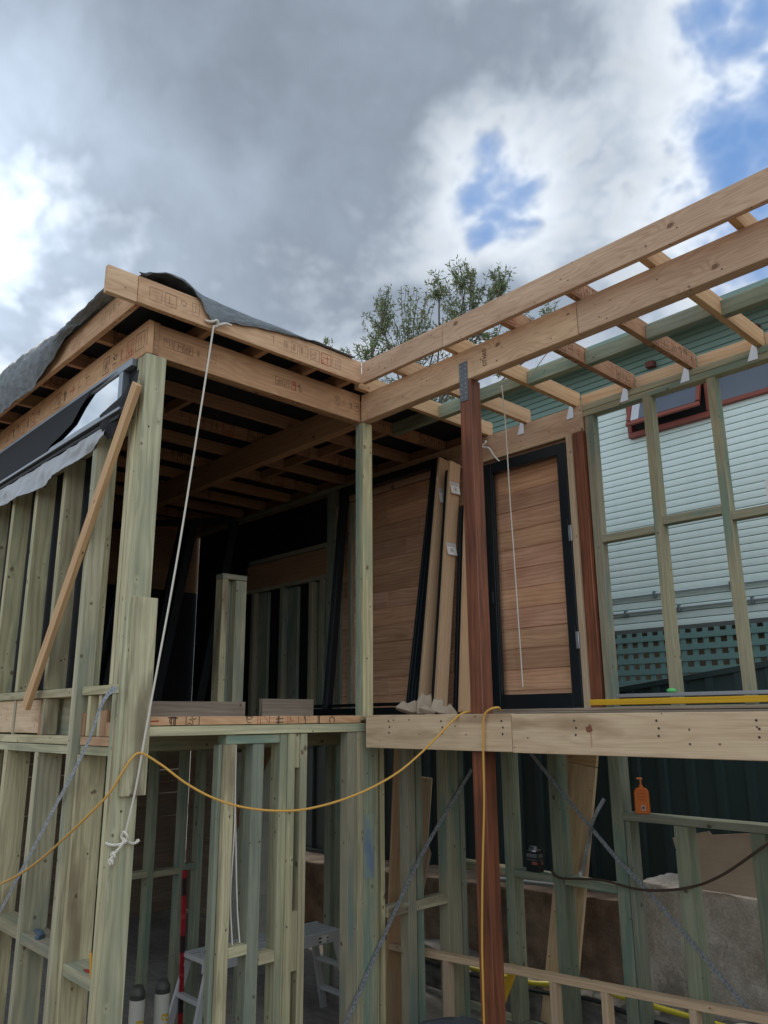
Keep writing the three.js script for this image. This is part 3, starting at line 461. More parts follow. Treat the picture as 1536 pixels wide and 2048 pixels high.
// ================================================================ deck
{
  const t = thing('deck', 'verandah deck with a pale ply faced edge beam', 'deck', [2.6, 2.4, -0.7]);
  bd(t, 'edge_beam', 0.092, 1.455, 2.402, 2.634, 0.046, 0.090, M.ply, { tilt: 0 }); bd(t, 'edge_beam', 1.459, 5.5, 2.400, 2.632, 0.046, 0.091, M.ply, { tilt: 0 });
  for (let i = 0; i < 10; i++) { const x = 0.3 + i * 0.52; if (Math.abs(x - 1.13) < 0.09) continue; bd(t, 'joist', x, x + 0.045, 2.42, 2.60, -1.60, 0.044, M.joist); }
  bd(t, 'deck_sheet', 0.0, 1.075, 2.606, 2.626, -1.66, 0.044, M.grey, { tilt: 0 }); bd(t, 'deck_sheet', 1.077, 1.193, 2.606, 2.626, -1.66, -0.073, M.grey, { tilt: 0 }); bd(t, 'deck_sheet', 1.195, 5.5, 2.606, 2.626, -0.55, 0.044, M.grey, { tilt: 0 });
  const l = []; for (const x of [0.32, 0.84, 1.36, 1.9, 2.42, 2.95]) l.push([x + 0.02, 2.59, 0.0905], [x + 0.03, 2.55, 0.0905], [x + 0.025, 2.51, 0.0905]);
  nails(t, l, 'z', plain(0x4a4038, 0.6, 0.4), 0.007);
  const rs = new THREE.Shape(); const q = rng(12); for (let i = 0; i < 14; i++) { const a = i / 14 * 6.283, r = 0.016 + 0.012 * q(); rs[i ? 'lineTo' : 'moveTo'](Math.cos(a) * r, Math.sin(a) * r); }
  const st = mesh(t, 'resin_mark', new THREE.ShapeGeometry(rs), plain(0x7c4a34, 0.6)); st.position.set(2.02, 2.545, 0.0935).sub(t.position); bd(t, 'resin_run', 2.024, 2.032, 2.43, 2.53, 0.0915, 0.0925, plain(0xb98f68, 0.6), { j: 0, c: 0.0003, tilt: 0.04 });
}
{ // sheets, yellow beam and strips lying on the deck
  for (const [a, z, y, l] of [[0.75, -0.25, 0, 'lowest'], [0.95, -0.28, 1, 'topmost']]) tag(bd(scene, 'sheet_board', a, 4.6, 2.63 + y * 0.02, 2.648 + y * 0.02, -0.9 + z * 0.1, z, M.grey, { tilt: 0.0015 }), l + ' of the thin grey sheets lying flat on the deck edge', 'sheet', 'sheets on the deck');
  tag(bd(scene, 'yellow_beam', 1.385, 4.6, 2.69, 2.732, -1.0, -0.92, family({ seed: 77, a: [226, 178, 42], b: [196, 148, 30], knots: 0, ring: 5, blot: 0.8 }, 1, 0), { tilt: 0.001 }), 'long yellow formwork beam lying on the deck', 'beam');
  tag(bd(scene, 'metal_channel', 1.52, 4.6, 2.742, 2.768, -1.15, -1.06, plain(0x9a9da0, 0.45, 0.5), { tilt: 0.001 }), 'pale grey metal channel lying behind the yellow beam', 'channel');
  const g = new THREE.LatheGeometry([[0, 0], [0.028, 0.002], [0.035, 0.012], [0.03, 0.024], [0.014, 0.03], [0.0, 0.032]].map(([x, y]) => new THREE.Vector2(x, y)), 18), o = tag(mesh(scene, 'tape_roll', g, plain(0x63c46c, 0.5)), 'small bright green reel lying on the metal channel', 'reel'); o.position.set(1.93, 2.768, -1.1);
}
// leaning joinery
function leanAt(zb, zt, y) { return zb + (zt - zb) * (y - 2.66) / (5.1 - 2.66); }
{
  const t = thing('large_window_unit', 'large black window frame leaning against the cedar wall', 'window frame', [-1.2, 2.64, -1.0]);
  const P = (x, y) => [x, y, leanAt(x < -1 ? -1.2 : -1.0, -1.43, y)];
  for (const [x, w, th] of [[-0.49, 0.12, 0.09], [-1.95, 0.075, 0.08]]) { bar(t, 'stile', P(x, 2.65), P(x, 5.13), w, th, [1, 0, 0], M.black); const zb = x < -1 ? -1.155 : -0.955; for (const dx of [-0.3, 0.05, 0.36]) bar(t, 'rib', [x + dx * w, 2.66, zb], [x + dx * w, 5.11, -1.385], 0.012, 0.012, [1, 0, 0], M.black); }
  bar(t, 'bottom_rail', [-2.3, 2.675, -1.22], [-0.42, 2.675, -0.98], 0.06, 0.10, [0, 1, 0], M.black); bar(t, 'bottom_rail', [-2.3, 2.735, -1.26], [-0.5, 2.735, -1.02], 0.03, 0.06, [0, 1, 0], M.black);
  bar(t, 'top_rail', P(-2.0, 5.1), P(-0.43, 5.1), 0.08, 0.09, [0, 1, 0], M.black);
}
const labelTex = (() => { const c = document.createElement('canvas'); c.width = 128; c.height = 256; const g = c.getContext('2d'); g.fillStyle = '#e9e6df'; g.fillRect(0, 0, 128, 256); g.fillStyle = '#55524c'; const q = rng(44); for (let y = 14; y < 150; y += 11) { let x = 10; while (x < 112) { const w = 5 + q() * 18; g.fillRect(x, y, Math.min(w, 118 - x), 5); x += w + 5; } } g.lineWidth = 4; g.strokeStyle = '#55524c'; g.beginPath(); g.arc(64, 196, 22, 0, 7); g.stroke(); g.fillRect(56, 188, 16, 16); const t = new THREE.CanvasTexture(c); t.colorSpace = THREE.SRGBColorSpace; return new THREE.MeshStandardMaterial({ map: t, roughness: 0.6 }); })();
function paper(parent, x, z, y0, y1, w, lean) { const g = new THREE.PlaneGeometry(w, y1 - y0); const o = mesh(parent, 'paper_label', g, labelTex); o.rotation.set(0, Math.PI / 2, 0); o.rotateX(-lean); o.position.set(x, (y0 + y1) / 2, z).sub(parent.position); return o; }
{
  const A = (x, zb, zt, y) => [x, y, leanAt(zb, zt, y)], lean = Math.atan2(0.37, 2.44);
  const mk = (l, x, zb, zt, top, w, labels, blackW, blackDx) => {
    const t = thing('boxed_door_unit', l, 'door unit', [x, 2.64, zb], 'boxed door units leaning on the wall');
    const rv = bar(t, 'timber_reveal', A(x - 0.016, zb, zt, 2.65), A(x - 0.016, zb, zt, top), w, 0.03, [0, 0, 1], M.reveal);
    bar(t, 'black_frame', A(x + blackDx, zb - 0.03, zt - 0.03, 2.65), A(x + blackDx, zb - 0.03, zt - 0.03, top - 0.06), blackW, w * 0.62, [1, 0, 0], M.black);
    bar(t, 'black_rib', A(x + blackDx, zb + 0.018, zt + 0.018, 2.66), A(x + blackDx, zb + 0.018, zt + 0.018, top - 0.07), 0.014, 0.012, [1, 0, 0], M.black);
    for (const [y0, y1] of labels) nest(rv, paper(t, x + 0.002, leanAt(zb, zt, (y0 + y1) / 2), y0, y1, w * 0.88, lean));
    return t;
  };
  mk('pale timber door reveal with a large paper label leaning beside the black frame', -0.30, -0.96, -1.32, 5.06, 0.145, [[4.60, 4.86]], 0.08, -0.09);
  mk('pale timber door reveal with two paper labels leaning next to the red brown post', -0.14, -0.995, -1.30, 4.98, 0.145, [[4.66, 4.86], [4.06, 4.26]], 0.07, -0.085);
  mk('pale timber door reveal mostly hidden behind the red brown post', 0.01, -1.14, -1.36, 4.6, 0.13, [], 0.08, -0.10);
}
{ // crushed packaging at the foot of the frames
  const t = thing('torn_packaging', 'torn beige cardboard packaging crumpled on the deck beside the leaning units', 'packaging', [0.2, DECK, -0.5]);
  const m = new THREE.MeshStandardMaterial({ map: tex(128, 128, (u, v) => { const a = fbm2(u * 8, v * 8, 4, 8, 8); return mix([186, 168, 146], [150, 130, 108], a * 1.6 - 0.3); }), roughness: 0.95 });
  const plate = (poly, th, x, y, z, rx, ry, rz) => { const g = extr(poly, th, 0.006), p = g.attributes.position; for (let i = 0; i < p.count; i++) { const n = fbm3(p.getX(i) * 30 + x * 40, p.getY(i) * 30, p.getZ(i) * 30, 3) - 0.5; p.setXYZ(i, p.getX(i) + n * 0.012, p.getY(i) + n * 0.012, p.getZ(i) + n * 0.02); } g.computeVertexNormals(); const o = mesh(t, 'torn_piece', g, m); o.position.set(x - 0.2, y, z); o.rotation.set(rx, ry, rz); };
  plate([[-0.11, 0.01], [-0.07, 0.07], [-0.02, 0.055], [0.03, 0.09], [0.09, 0.07], [0.11, 0.01], [0.04, -0.005]], 0.05, -0.01, 0.012, 0.02, -0.5, 0.4, 0.05);
  plate([[-0.05, 0], [-0.055, 0.10], [-0.02, 0.16], [0.0, 0.13], [0.05, 0.145], [0.06, 0.06], [0.045, 0]], 0.014, 0.13, 0.01, 0.0, -0.25, 0.5, 0.1);
  plate([[-0.09, 0], [-0.085, 0.085], [-0.01, 0.10], [0.0, 0.05], [0.03, 0.05], [0.05, 0.08], [0.12, 0.03], [0.11, 0]], 0.014, 0.31, 0.01, -0.01, -0.35, 0.55, -0.05);
  plate([[-0.06, 0], [-0.03, 0.05], [0.05, 0.04], [0.08, 0.0]], 0.03, 0.2, 0.01, 0.05, -1.1, 0.3, 0);
}

// ================================================================ inside the dark room
{
  const t = thing('room_back_wall', 'dark back wall of the room with lintel, studs and black wall wrap', 'wall', [-3.6, 2.6, -1.6]);
  bd(t, 'black_wall_sheet', -5.5, -2.36, 2.60, 5.26, -1.66, -1.645, M.wrap, { tilt: 0 });
  bd(t, 'sill_bar', -4.0, -2.40, 4.55, 4.605, -1.60, -1.525, M.weather); bd(t, 'lintel', -4.05, -2.40, 4.23, 4.545, -1.60, -1.54, M.joist); bd(t, 'lintel_plate', -4.05, -2.40, 4.18, 4.228, -1.60, -1.53, M.weather);
  bd(t, 'stud', -2.39, -2.25, 2.65, 5.2, -1.62, -1.53, M.green); bd(t, 'stud', -2.2, -2.13, 2.65, 4.4, -1.62, -1.53, M.green); bd(t, 'stud', -2.0, -1.94, 2.65, 5.0, -1.60, -1.52, M.weather);
  for (const x of [-3.92, -3.30, -2.72]) { bd(t, 'stud', x, x + 0.07, 2.65, 4.178, -1.62, -1.53, M.weather); bd(t, 'stud', x + 0.09, x + 0.28, 2.65, 4.178, -1.64, -1.60, M.green); }
  bd(t, 'stud', -2.52, -2.44, 2.65, 4.178, -1.62, -1.53, M.weather);
  bd(t, 'bottom_plate', -5.5, -1.96, 2.613, 2.65, -1.62, -1.53, M.weather);
}
{
  const t = thing('room_end_wall', 'brown boarded end wall deep inside the dark room', 'wall', [-5.5, 2.6, 0.2]);
  bd(t, 'black_wall_sheet', -5.535, -5.521, 2.60, 4.376, -1.66, 1.83, M.wrap, { tilt: 0 });  // added black sheet: shade of the deep room put into the colour
  for (let i = 8; i < 12; i++) bd(t, 'board', -5.55, -5.52, 2.60 + i * 0.222, 2.8225 + i * 0.222, -1.66, 1.83, M.joist, { j: 0.0005, tilt: 0 });
  bd(t, 'stud', -5.515, -5.45, 2.61, 5.2, -0.9, -0.82, M.joist); bd(t, 'stud', -5.515, -5.45, 2.61, 5.2, 0.3, 0.38, M.joist);
}
{
  const t = thing('nib_frame', 'shoulder high sage stud frame with a cap plate standing inside the dark room', 'wall frame', [-1.7, 2.613, 0.2]);
  bd(t, 'stud', -1.72, -1.605, 2.614, 3.865, 0.265, 0.33, M.sage); bd(t, 'stud', -1.72, -1.60, 2.614, 3.865, 0.07, 0.185, M.sage); bd(t, 'cap_plate', -1.72, -1.60, 3.867, 3.915, 0.07, 0.335, M.weather); bd(t, 'stud', -1.74, -1.68, 2.614, 3.865, 0.19, 0.25, M.green);
}
for (const [x, z, l] of [[-4.4, 0.2, 'black window frame leaning deepest in the dark room'], [-3.9, -0.2, 'black window frame leaning in the dark room between two others'], [-3.4, -0.6, 'black window frame leaning in the dark room beside the lintel']]) {
  const t = thing('stacked_frame', l, 'window frame', [x, 2.61, z], 'black frames stacked in the room');
  bar(t, 'stile', [x, 2.62, z + 0.1], [x, 4.95, z - 0.3], 0.07, 0.10, [1, 0, 0], M.black); bar(t, 'stile', [x - 0.35, 2.62, z + 0.45], [x - 0.35, 4.95, z + 0.05], 0.07, 0.10, [1, 0, 0], M.black);
  bar(t, 'top_rail', [x, 4.95, z - 0.3], [x - 0.35, 4.95, z + 0.05], 0.07, 0.07, [0, 1, 0], M.black); bar(t, 'bottom_rail', [x, 2.65, z + 0.09], [x - 0.35, 2.65, z + 0.44], 0.07, 0.07, [0, 1, 0], M.black);
}

// ================================================================ lower room
{
  const t = thing('lower_room_partition', 'shadowed stud partition inside the lower room', 'wall frame', [-1.5, G0, 0.6]);
  for (const z of [1.42, 0.93, 0.66, 0.50, 0.05, -0.42, -0.9]) bd(t, 'stud', -1.545, -1.45, G0 + 0.05, 2.36, z, z + 0.05, M.green);
  bd(t, 'nogging', -1.54, -1.455, 1.43, 1.475, 0.98, 1.42, M.weather); bd(t, 'nogging', -1.54, -1.455, 1.44, 1.485, 0.55, 0.66, M.weather); bd(t, 'nogging', -1.54, -1.455, 1.42, 1.465, 0.71, 0.93, M.weather); bd(t, 'top_plate', -1.55, -1.45, 2.36, 2.40, -1.3, 1.5, M.green);
}
{
  const t = thing('weatherboard_wall', 'white painted weatherboard wall seen through the lower studs', 'wall', [-3.1, G0, -0.6]);
  const wb = [plain(0xd9d9d2, 0.6), plain(0xd2d2cc, 0.6), plain(0xdedcd4, 0.6)];
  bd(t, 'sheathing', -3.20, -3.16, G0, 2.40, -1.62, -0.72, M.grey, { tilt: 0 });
  for (let i = 0; i < 13; i++) { const o = bd(t, 'board', -3.13, -3.112, 0.30 + i * 0.15, 0.456 + i * 0.15, -1.6, -0.72, wb, { tilt: 0 }); o.rotation.z = 0.06; }
  bar(t, 'brace', [-3.06, 2.35, -1.30], [-3.06, 1.45, -0.80], 0.11, 0.04, [0, 1, 1], M.joist);
}
{
  const t = thing('lower_room_back_frame', 'row of shadowed green studs at the back of the lower room', 'wall frame', [-1.8, G0, -1.6]);
  for (const x of [-2.9, -2.3, -1.7, -1.1, -0.75]) bd(t, 'stud', x, x + 0.06, G0, 2.38, -1.645, -1.56, M.green);
  bd(t, 'top_plate', -3.1, -0.15, 2.382, 2.42, -1.645, -1.56, M.green);
}
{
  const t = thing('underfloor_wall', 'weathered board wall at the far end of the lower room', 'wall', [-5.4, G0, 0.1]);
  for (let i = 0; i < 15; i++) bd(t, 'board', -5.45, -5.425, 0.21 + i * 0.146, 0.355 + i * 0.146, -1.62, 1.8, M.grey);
  for (let i = 0; i < 15; i++) bd(t, 'gap_closing_board', -5.42, -3.21, 0.21 + i * 0.146, 0.355 + i * 0.146, -1.655, -1.63, M.grey);  // boards added to close a gap where daylight came through
}
{
  const t = thing('work_platform', 'folding aluminium work platform standing in the lower room', 'platform', [-1.05, G0, 0.15]);
  const al = new THREE.MeshStandardMaterial({ color: 0xcfd2d3, roughness: 0.5, metalness: 0.4 });
  const dp = bd(t, 'deck_plate', -1.20, -0.90, 0.885, 0.915, -0.50, 0.78, al); bd(t, 'side_rail', -0.90, -0.875, 0.835, 0.918, -0.52, 0.80, al); bd(t, 'side_rail', -1.225, -1.20, 0.835, 0.918, -0.52, 0.80, al);
  for (let i = 0; i < 6; i++) nest(dp, bd(t, 'tread_rib', -1.19 + i * 0.05, -1.18 + i * 0.05, 0.916, 0.922, -0.49, 0.77, al));
  for (const [z, s] of [[0.74, 1], [-0.46, -1]]) { for (const x of [-1.20, -0.90]) bar(t, 'leg', [x, 0.86, z], [x + (x < -1 ? -0.05 : 0.05), G0 + 0.01, z + s * 0.17], 0.06, 0.028, [0, 0, 1], al);
    for (const y of [0.40, 0.64]) { const k = (0.86 - y) / 0.65; bar(t, 'rung', [-1.20 - 0.05 * k, y, z + s * 0.17 * k], [-0.90 + 0.05 * k, y, z + s * 0.17 * k], 0.045, 0.03, [0, 0, 1], al); } }
  bd(t, 'warning_label', -0.874, -0.8725, 0.85, 0.90, -0.36, -0.26, labelTex, { j: 0, c: 0.0005 });
}
tag(bar(scene, 'spirit_level', [-1.19, G0 + 0.005, 0.775], [-1.21, 1.49, 0.80], 0.034, 0.022, [0, 0, 1], (() => { const t = tex(32, 256, (u, v) => { const k = (v * 6) % 1; return k > 0.7 ? [40, 20, 26] : k > 0.3 && k < 0.36 ? [170, 60, 60] : [150, 22, 34]; }); return new THREE.MeshStandardMaterial({ map: t, roughness: 0.45 }); })()), 'long red spirit level propped against the lower room partition', 'level');
{ // two tall canisters with yellow script
  const c = document.createElement('canvas'); c.width = 256; c.height = 512; const g = c.getContext('2d'); g.fillStyle = '#c9c8bd'; g.fillRect(0, 0, 256, 512); g.fillStyle = '#3b3f3a'; g.fillRect(0, 0, 256, 30);
  for (const x of [64, 192]) { g.save(); g.translate(x, 270); g.rotate(-Math.PI / 2); g.fillStyle = '#d2a92c'; g.font = 'italic bold 92px serif'; g.textAlign = 'center'; g.fillText('Coma', 0, 30); g.restore(); }
  const tx = new THREE.CanvasTexture(c); tx.colorSpace = THREE.SRGBColorSpace; const m = new THREE.MeshStandardMaterial({ map: tx, roughness: 0.5 });
  for (const [z, l] of [[1.235, 'white canister with yellow script nearest the corner post'], [1.045, 'white canister with yellow script beside the red level']]) {
    const t = thing('canister', l, 'canister', [-1.0, G0, z], 'canisters in the lower room');
    const b = mesh(t, 'body', new THREE.CylinderGeometry(0.052, 0.052, 0.575, 24), m); b.position.y = 0.2925;
    const n = mesh(t, 'cap', new THREE.LatheGeometry([[0, 0.05], [0.034, 0.05], [0.04, 0.03], [0.05, 0.015], [0.053, 0]].map(([x, y]) => new THREE.Vector2(x, y)), 20), plain(0x4b4d45, 0.5)); n.position.y = 0.578;
    mesh(t, 'rim', new THREE.TorusGeometry(0.05, 0.005, 8, 20).rotateX(Math.PI / 2).translate(0, 0.012, 0), plain(0x55564f, 0.5));
  }
}
// small things on the side wall noggings
{
  const m = plain(0x5b7186, 0.4, 0.3), t = thing('pipe_bracket', 'bent blue grey metal bracket lying on a nogging of the lower side wall', 'bracket', [-1.1, 1.243, 1.9]);
  bar(t, 'arm', [-1.19, 1.256, 1.90], [-1.03, 1.258, 1.92], 0.03, 0.024, [0, 0, 1], m); bar(t, 'arm', [-1.035, 1.256, 1.915], [-1.0, 1.255, 1.968], 0.028, 0.024, [1, 0, 0], m); bar(t, 'tab', [-1.10, 1.27, 1.91], [-1.06, 1.275, 1.915], 0.016, 0.014, [0, 0, 1], m);
  const p = thing('red_pencil', 'red carpenter pencil lying on the nogging beside the corner post', 'pencil', [-0.2, 1.2, 1.93]);
  bar(p, 'shaft', [-0.27, 1.21, 1.955], [-0.145, 1.21, 1.915], 0.014, 0.011, [0, 1, 0], plain(0xb03226, 0.5)); bar(p, 'tip', [-0.285, 1.21, 1.96], [-0.271, 1.21, 1.9553], 0.008, 0.007, [0, 1, 0], plain(0x3b302a, 0.7));
  const y = thing('yellow_pencil', 'yellow pencil standing upright against the corner post', 'pencil', [-0.142, 1.2, 1.975]);
  bar(y, 'shaft', [-0.146, 1.20, 1.975], [-0.140, 1.33, 1.99], 0.014, 0.012, [1, 0, 0], plain(0xe0a63a, 0.5)); bar(y, 'tip', [-0.14, 1.33, 1.99], [-0.139, 1.345, 1.992], 0.008, 0.007, [1, 0, 0], plain(0xc9a27a, 0.7));
}

// ================================================================ under and behind the deck
{
  const t = thing('lower_back_wall_frame', 'green tinged stud frame under the deck carrying the bottle and the can', 'wall frame', [1.4, G0, -1.5]);
  for (const [x, w] of [[0.115, 0.085], [0.60, 0.10], [1.165, 0.10]]) bd(t, 'stud', x, x + w, G0 + 0.05, 2.395, -1.59, -1.455, M.green, { tilt: 0.003 });
  bd(t, 'stud', 1.268, 1.31, G0 + 0.05, 1.853, -1.59, -1.46, M.green);
  for (const x of [1.66, 2.20, 2.75]) bd(t, 'stud', x, x + 0.10, G0 + 0.05, 1.853, -1.59, -1.455, M.green, { tilt: 0.003 });
  bd(t, 'sill', 1.268, 3.4, 1.856, 1.908, -1.60, -1.448, M.green);
  bd(t, 'nogging', -0.55, 0.113, 1.33, 1.385, -1.59, -1.455, M.weather); bd(t, 'nogging', 0.202, 0.598, 1.335, 1.388, -1.59, -1.452, M.green); bd(t, 'nogging', 0.702, 1.163, 1.335, 1.39, -1.59, -1.454, M.green);
  bd(t, 'bottom_plate', -0.6, 3.4, G0 + 0.003, G0 + 0.05, -1.59, -1.455, M.green);
}
tag(ribbon(scene, 'strap_brace', [[0.42, 2.345, -1.445], [0.792, 1.973, -1.443], [1.181, 1.594, -1.443], [1.39, 1.42, -1.443], [1.716, 1.115, -1.443], [2.15, 0.70, -1.443], [2.5, 0.36, -1.443]], 0.032, [0, 0, 1], M.strap), 'galvanised strap crossing the green frame under the deck', 'strap');
{ const t = tag(ribbon(scene, 'loose_strap', [[1.12, 2.0, -1.445], [1.06, 1.90, -1.42], [1.0, 1.79, -1.42], [0.965, 1.69, -1.44], [0.93, 1.58, -1.43], [0.885, 1.45, -1.43], [0.87, 1.43, -1.42]], 0.03, [0, 0, 1], M.galv), 'loose bent galvanised strip hanging in front of the wide leaning board', 'strip'); }
{ // orange pump bottle
  const or = plain(0xd8701f, 0.42), t = thing('pump_bottle', 'orange pump bottle standing on the green sill under the deck', 'bottle', [1.405, 1.908, -1.50]);
  const sh = new THREE.Shape(), w = 0.046, h = 0.165; sh.moveTo(-w * 0.86, 0); sh.quadraticCurveTo(-w, 0, -w, 0.012); sh.lineTo(-w, h - 0.03); sh.quadraticCurveTo(-w, h, -w * 0.35, h + 0.006); sh.lineTo(w * 0.35, h + 0.006); sh.quadraticCurveTo(w, h, w, h - 0.03); sh.lineTo(w, 0.012); sh.quadraticCurveTo(w, 0, w * 0.86, 0);
  const g = new THREE.ExtrudeGeometry(sh, { depth: 0.03, bevelEnabled: true, bevelSize: 0.008, bevelThickness: 0.012, bevelSegments: 4, curveSegments: 8 }); g.translate(0, 0.008, -0.015);
  const b = mesh(t, 'body', g, or); b.rotation.y = 0.5;
  const top = mesh(t, 'pump', new THREE.LatheGeometry([[0, 0.075], [0.006, 0.075], [0.006, 0.03], [0.015, 0.026], [0.016, 0.0], [0, 0]].map(([x, y]) => new THREE.Vector2(x, y)), 16), plain(0xe07c2c, 0.4)); top.position.y = 0.176;
  const sp = mesh(t, 'spout', new THREE.CapsuleGeometry(0.007, 0.032, 4, 8), plain(0xe8924a, 0.4)); sp.rotation.set(0, 0.5, Math.PI / 2); sp.position.set(-0.006, 0.250, 0.003);
  const lb = mesh(t, 'label', new THREE.PlaneGeometry(0.026, 0.036), (() => { const tx = tex(32, 48, (u, v) => (u > 0.2 && u < 0.8 && v > 0.2 && v < 0.8) ? [70, 66, 60] : [214, 196, 176]); return new THREE.MeshStandardMaterial({ map: tx, roughness: 0.5 }); })()); lb.rotation.y = 0.5; lb.position.set(0.008 + Math.sin(0.5) * 0.0275, 0.045, Math.cos(0.5) * 0.0275);
  nest(b, lb); nest(top, sp);
  for (let i = 0; i < 3; i++) { const st = mesh(b, 'lettering_band', new THREE.PlaneGeometry(0.056, 0.006), plain(0xb65a18, 0.5)); st.position.set(0, 0.145 - i * 0.022, 0.0275); }
}
{ // dark rectangular can
  const t = thing('solvent_can', 'dark rectangular metal can standing on the green nogging under the deck', 'can', [0.39, 1.388, -1.50]);
  const m = new THREE.MeshStandardMaterial({ roughness: 0.4, metalness: 0.3, map: tex(64, 128, (u, v) => v > 0.75 ? [120, 122, 124] : (v > 0.3 && v < 0.5 && u > 0.5) ? [176, 104, 84] : (Math.sin(v * 90) > 0.6 && v > 0.52 && v < 0.7) ? [150, 150, 148] : [44, 46, 52]) });
  const o = mesh(t, 'body', extr([[-0.056, 0], [0.056, 0], [0.06, 0.006], [0.06, 0.148], [0.052, 0.156], [-0.052, 0.156], [-0.06, 0.148], [-0.06, 0.006]], 0.066, 0.003), plain(0x2c2e33, 0.4, 0.3)); o.position.z = -0.033; 
  const l = mesh(t, 'label', new THREE.PlaneGeometry(0.105, 0.12), m); l.position.set(0, 0.08, 0.0372); const l2 = mesh(t, 'label', new THREE.PlaneGeometry(0.055, 0.12), m); l2.rotation.y = Math.PI / 2; l2.position.set(0.0642, 0.08, 0);
  mesh(t, 'lid', new THREE.CylinderGeometry(0.056, 0.058, 0.01, 4, 1).rotateY(Math.PI / 4).translate(0, 0.162, 0), M.galv); mesh(t, 'cap', new THREE.CylinderGeometry(0.019, 0.02, 0.03, 16).translate(0.01, 0.178, 0), plain(0x8f9294, 0.4, 0.5)); mesh(t, 'handle', new THREE.TorusGeometry(0.028, 0.004, 8, 16, Math.PI).translate(-0.01, 0.165, 0.01), plain(0x9a9da0, 0.4, 0.5));
}
{ const t = thing('leaning_plank', 'wide weathered ply plank leaning behind the green frame under the deck', 'plank', [0.4, G0, -1.7]);
  bar(t, 'lower_piece', [0.385, G0 + 0.01, -1.69], [0.70, 2.22, -1.80], 0.30, 0.035, [1, 0, 0], M.ply); bar(t, 'upper_piece', [0.701, 2.225, -1.80], [0.725, 2.39, -1.808], 0.30, 0.035, [1, 0, 0], M.pine); }
tag(bar(scene, 'scrap_panel', [-1.32, 1.30, -1.90], [-1.28, 2.02, -1.96], 0.20, 0.012, [1, 0, 0], M.pink), 'narrow pale panel standing behind the lower front studs', 'panel');
tag(bar(scene, 'leaning_board', [-0.50, G0, -0.72], [-0.42, 2.38, -0.80], 0.20, 0.018, [0, 0, 1], M.reveal), 'pinkish ply board leaning behind the strap braced studs', 'board');
tag(bar(scene, 'leaning_board', [-0.75, G0, -1.0], [-0.35, 1.55, -1.02], 0.26, 0.016, [0.8, 0, 0.6], M.pink), 'short slanted pale board leaning behind the lower front studs', 'board');
{ const m = new THREE.MeshStandardMaterial({ roughness: 0.95, map: tex(256, 256, (u, v) => { const a = fbm2(u * 5, v * 5, 5, 5, 5), s = (n2(u * 3, v * 140, 3, 140) - 0.5) * 0.25; return mix([200, 178, 156], [176, 154, 132], a * 1.4 - 0.2 + s); }) });
  m.map.repeat.set(1, 1); const g = extr([[1.36, 1.69], [1.66, 1.765], [1.68, 1.74], [2.6, 1.86], [2.6, 1.34], [1.44, 1.345], [1.40, 1.5]], 0.008); const o = tag(mesh(scene, 'cardboard_sheet', g, m), 'torn brown cardboard sheet standing on the rough wall under the deck', 'cardboard'); o.position.z = -2.0; }
{ // low pale frame in front
  const P = (x, y = 0.85) => [x, y, -0.691 - 0.19 * (x + 0.489)], t = thing('low_stud_frame', 'low pale pine stud frame crossing behind the red brown post at ground level', 'wall frame', [0.9, G0, -0.95]);
  bar(t, 'top_plate', P(-0.62, 0.828), P(3.2, 0.828), 0.045, 0.075, [0, 1, 0], M.pink);
  for (const x of [-0.5, 0.05, 0.92, 1.29, 1.86, 2.35, 2.8]) bar(t, 'stud', P(x, G0 + 0.04), P(x, 0.805), 0.05, 0.075, [1, 0, 0], M.pink);
  bar(t, 'bottom_plate', P(-0.62, G0 + 0.022), P(3.2, G0 + 0.022), 0.04, 0.075, [0, 1, 0], M.pink);
}
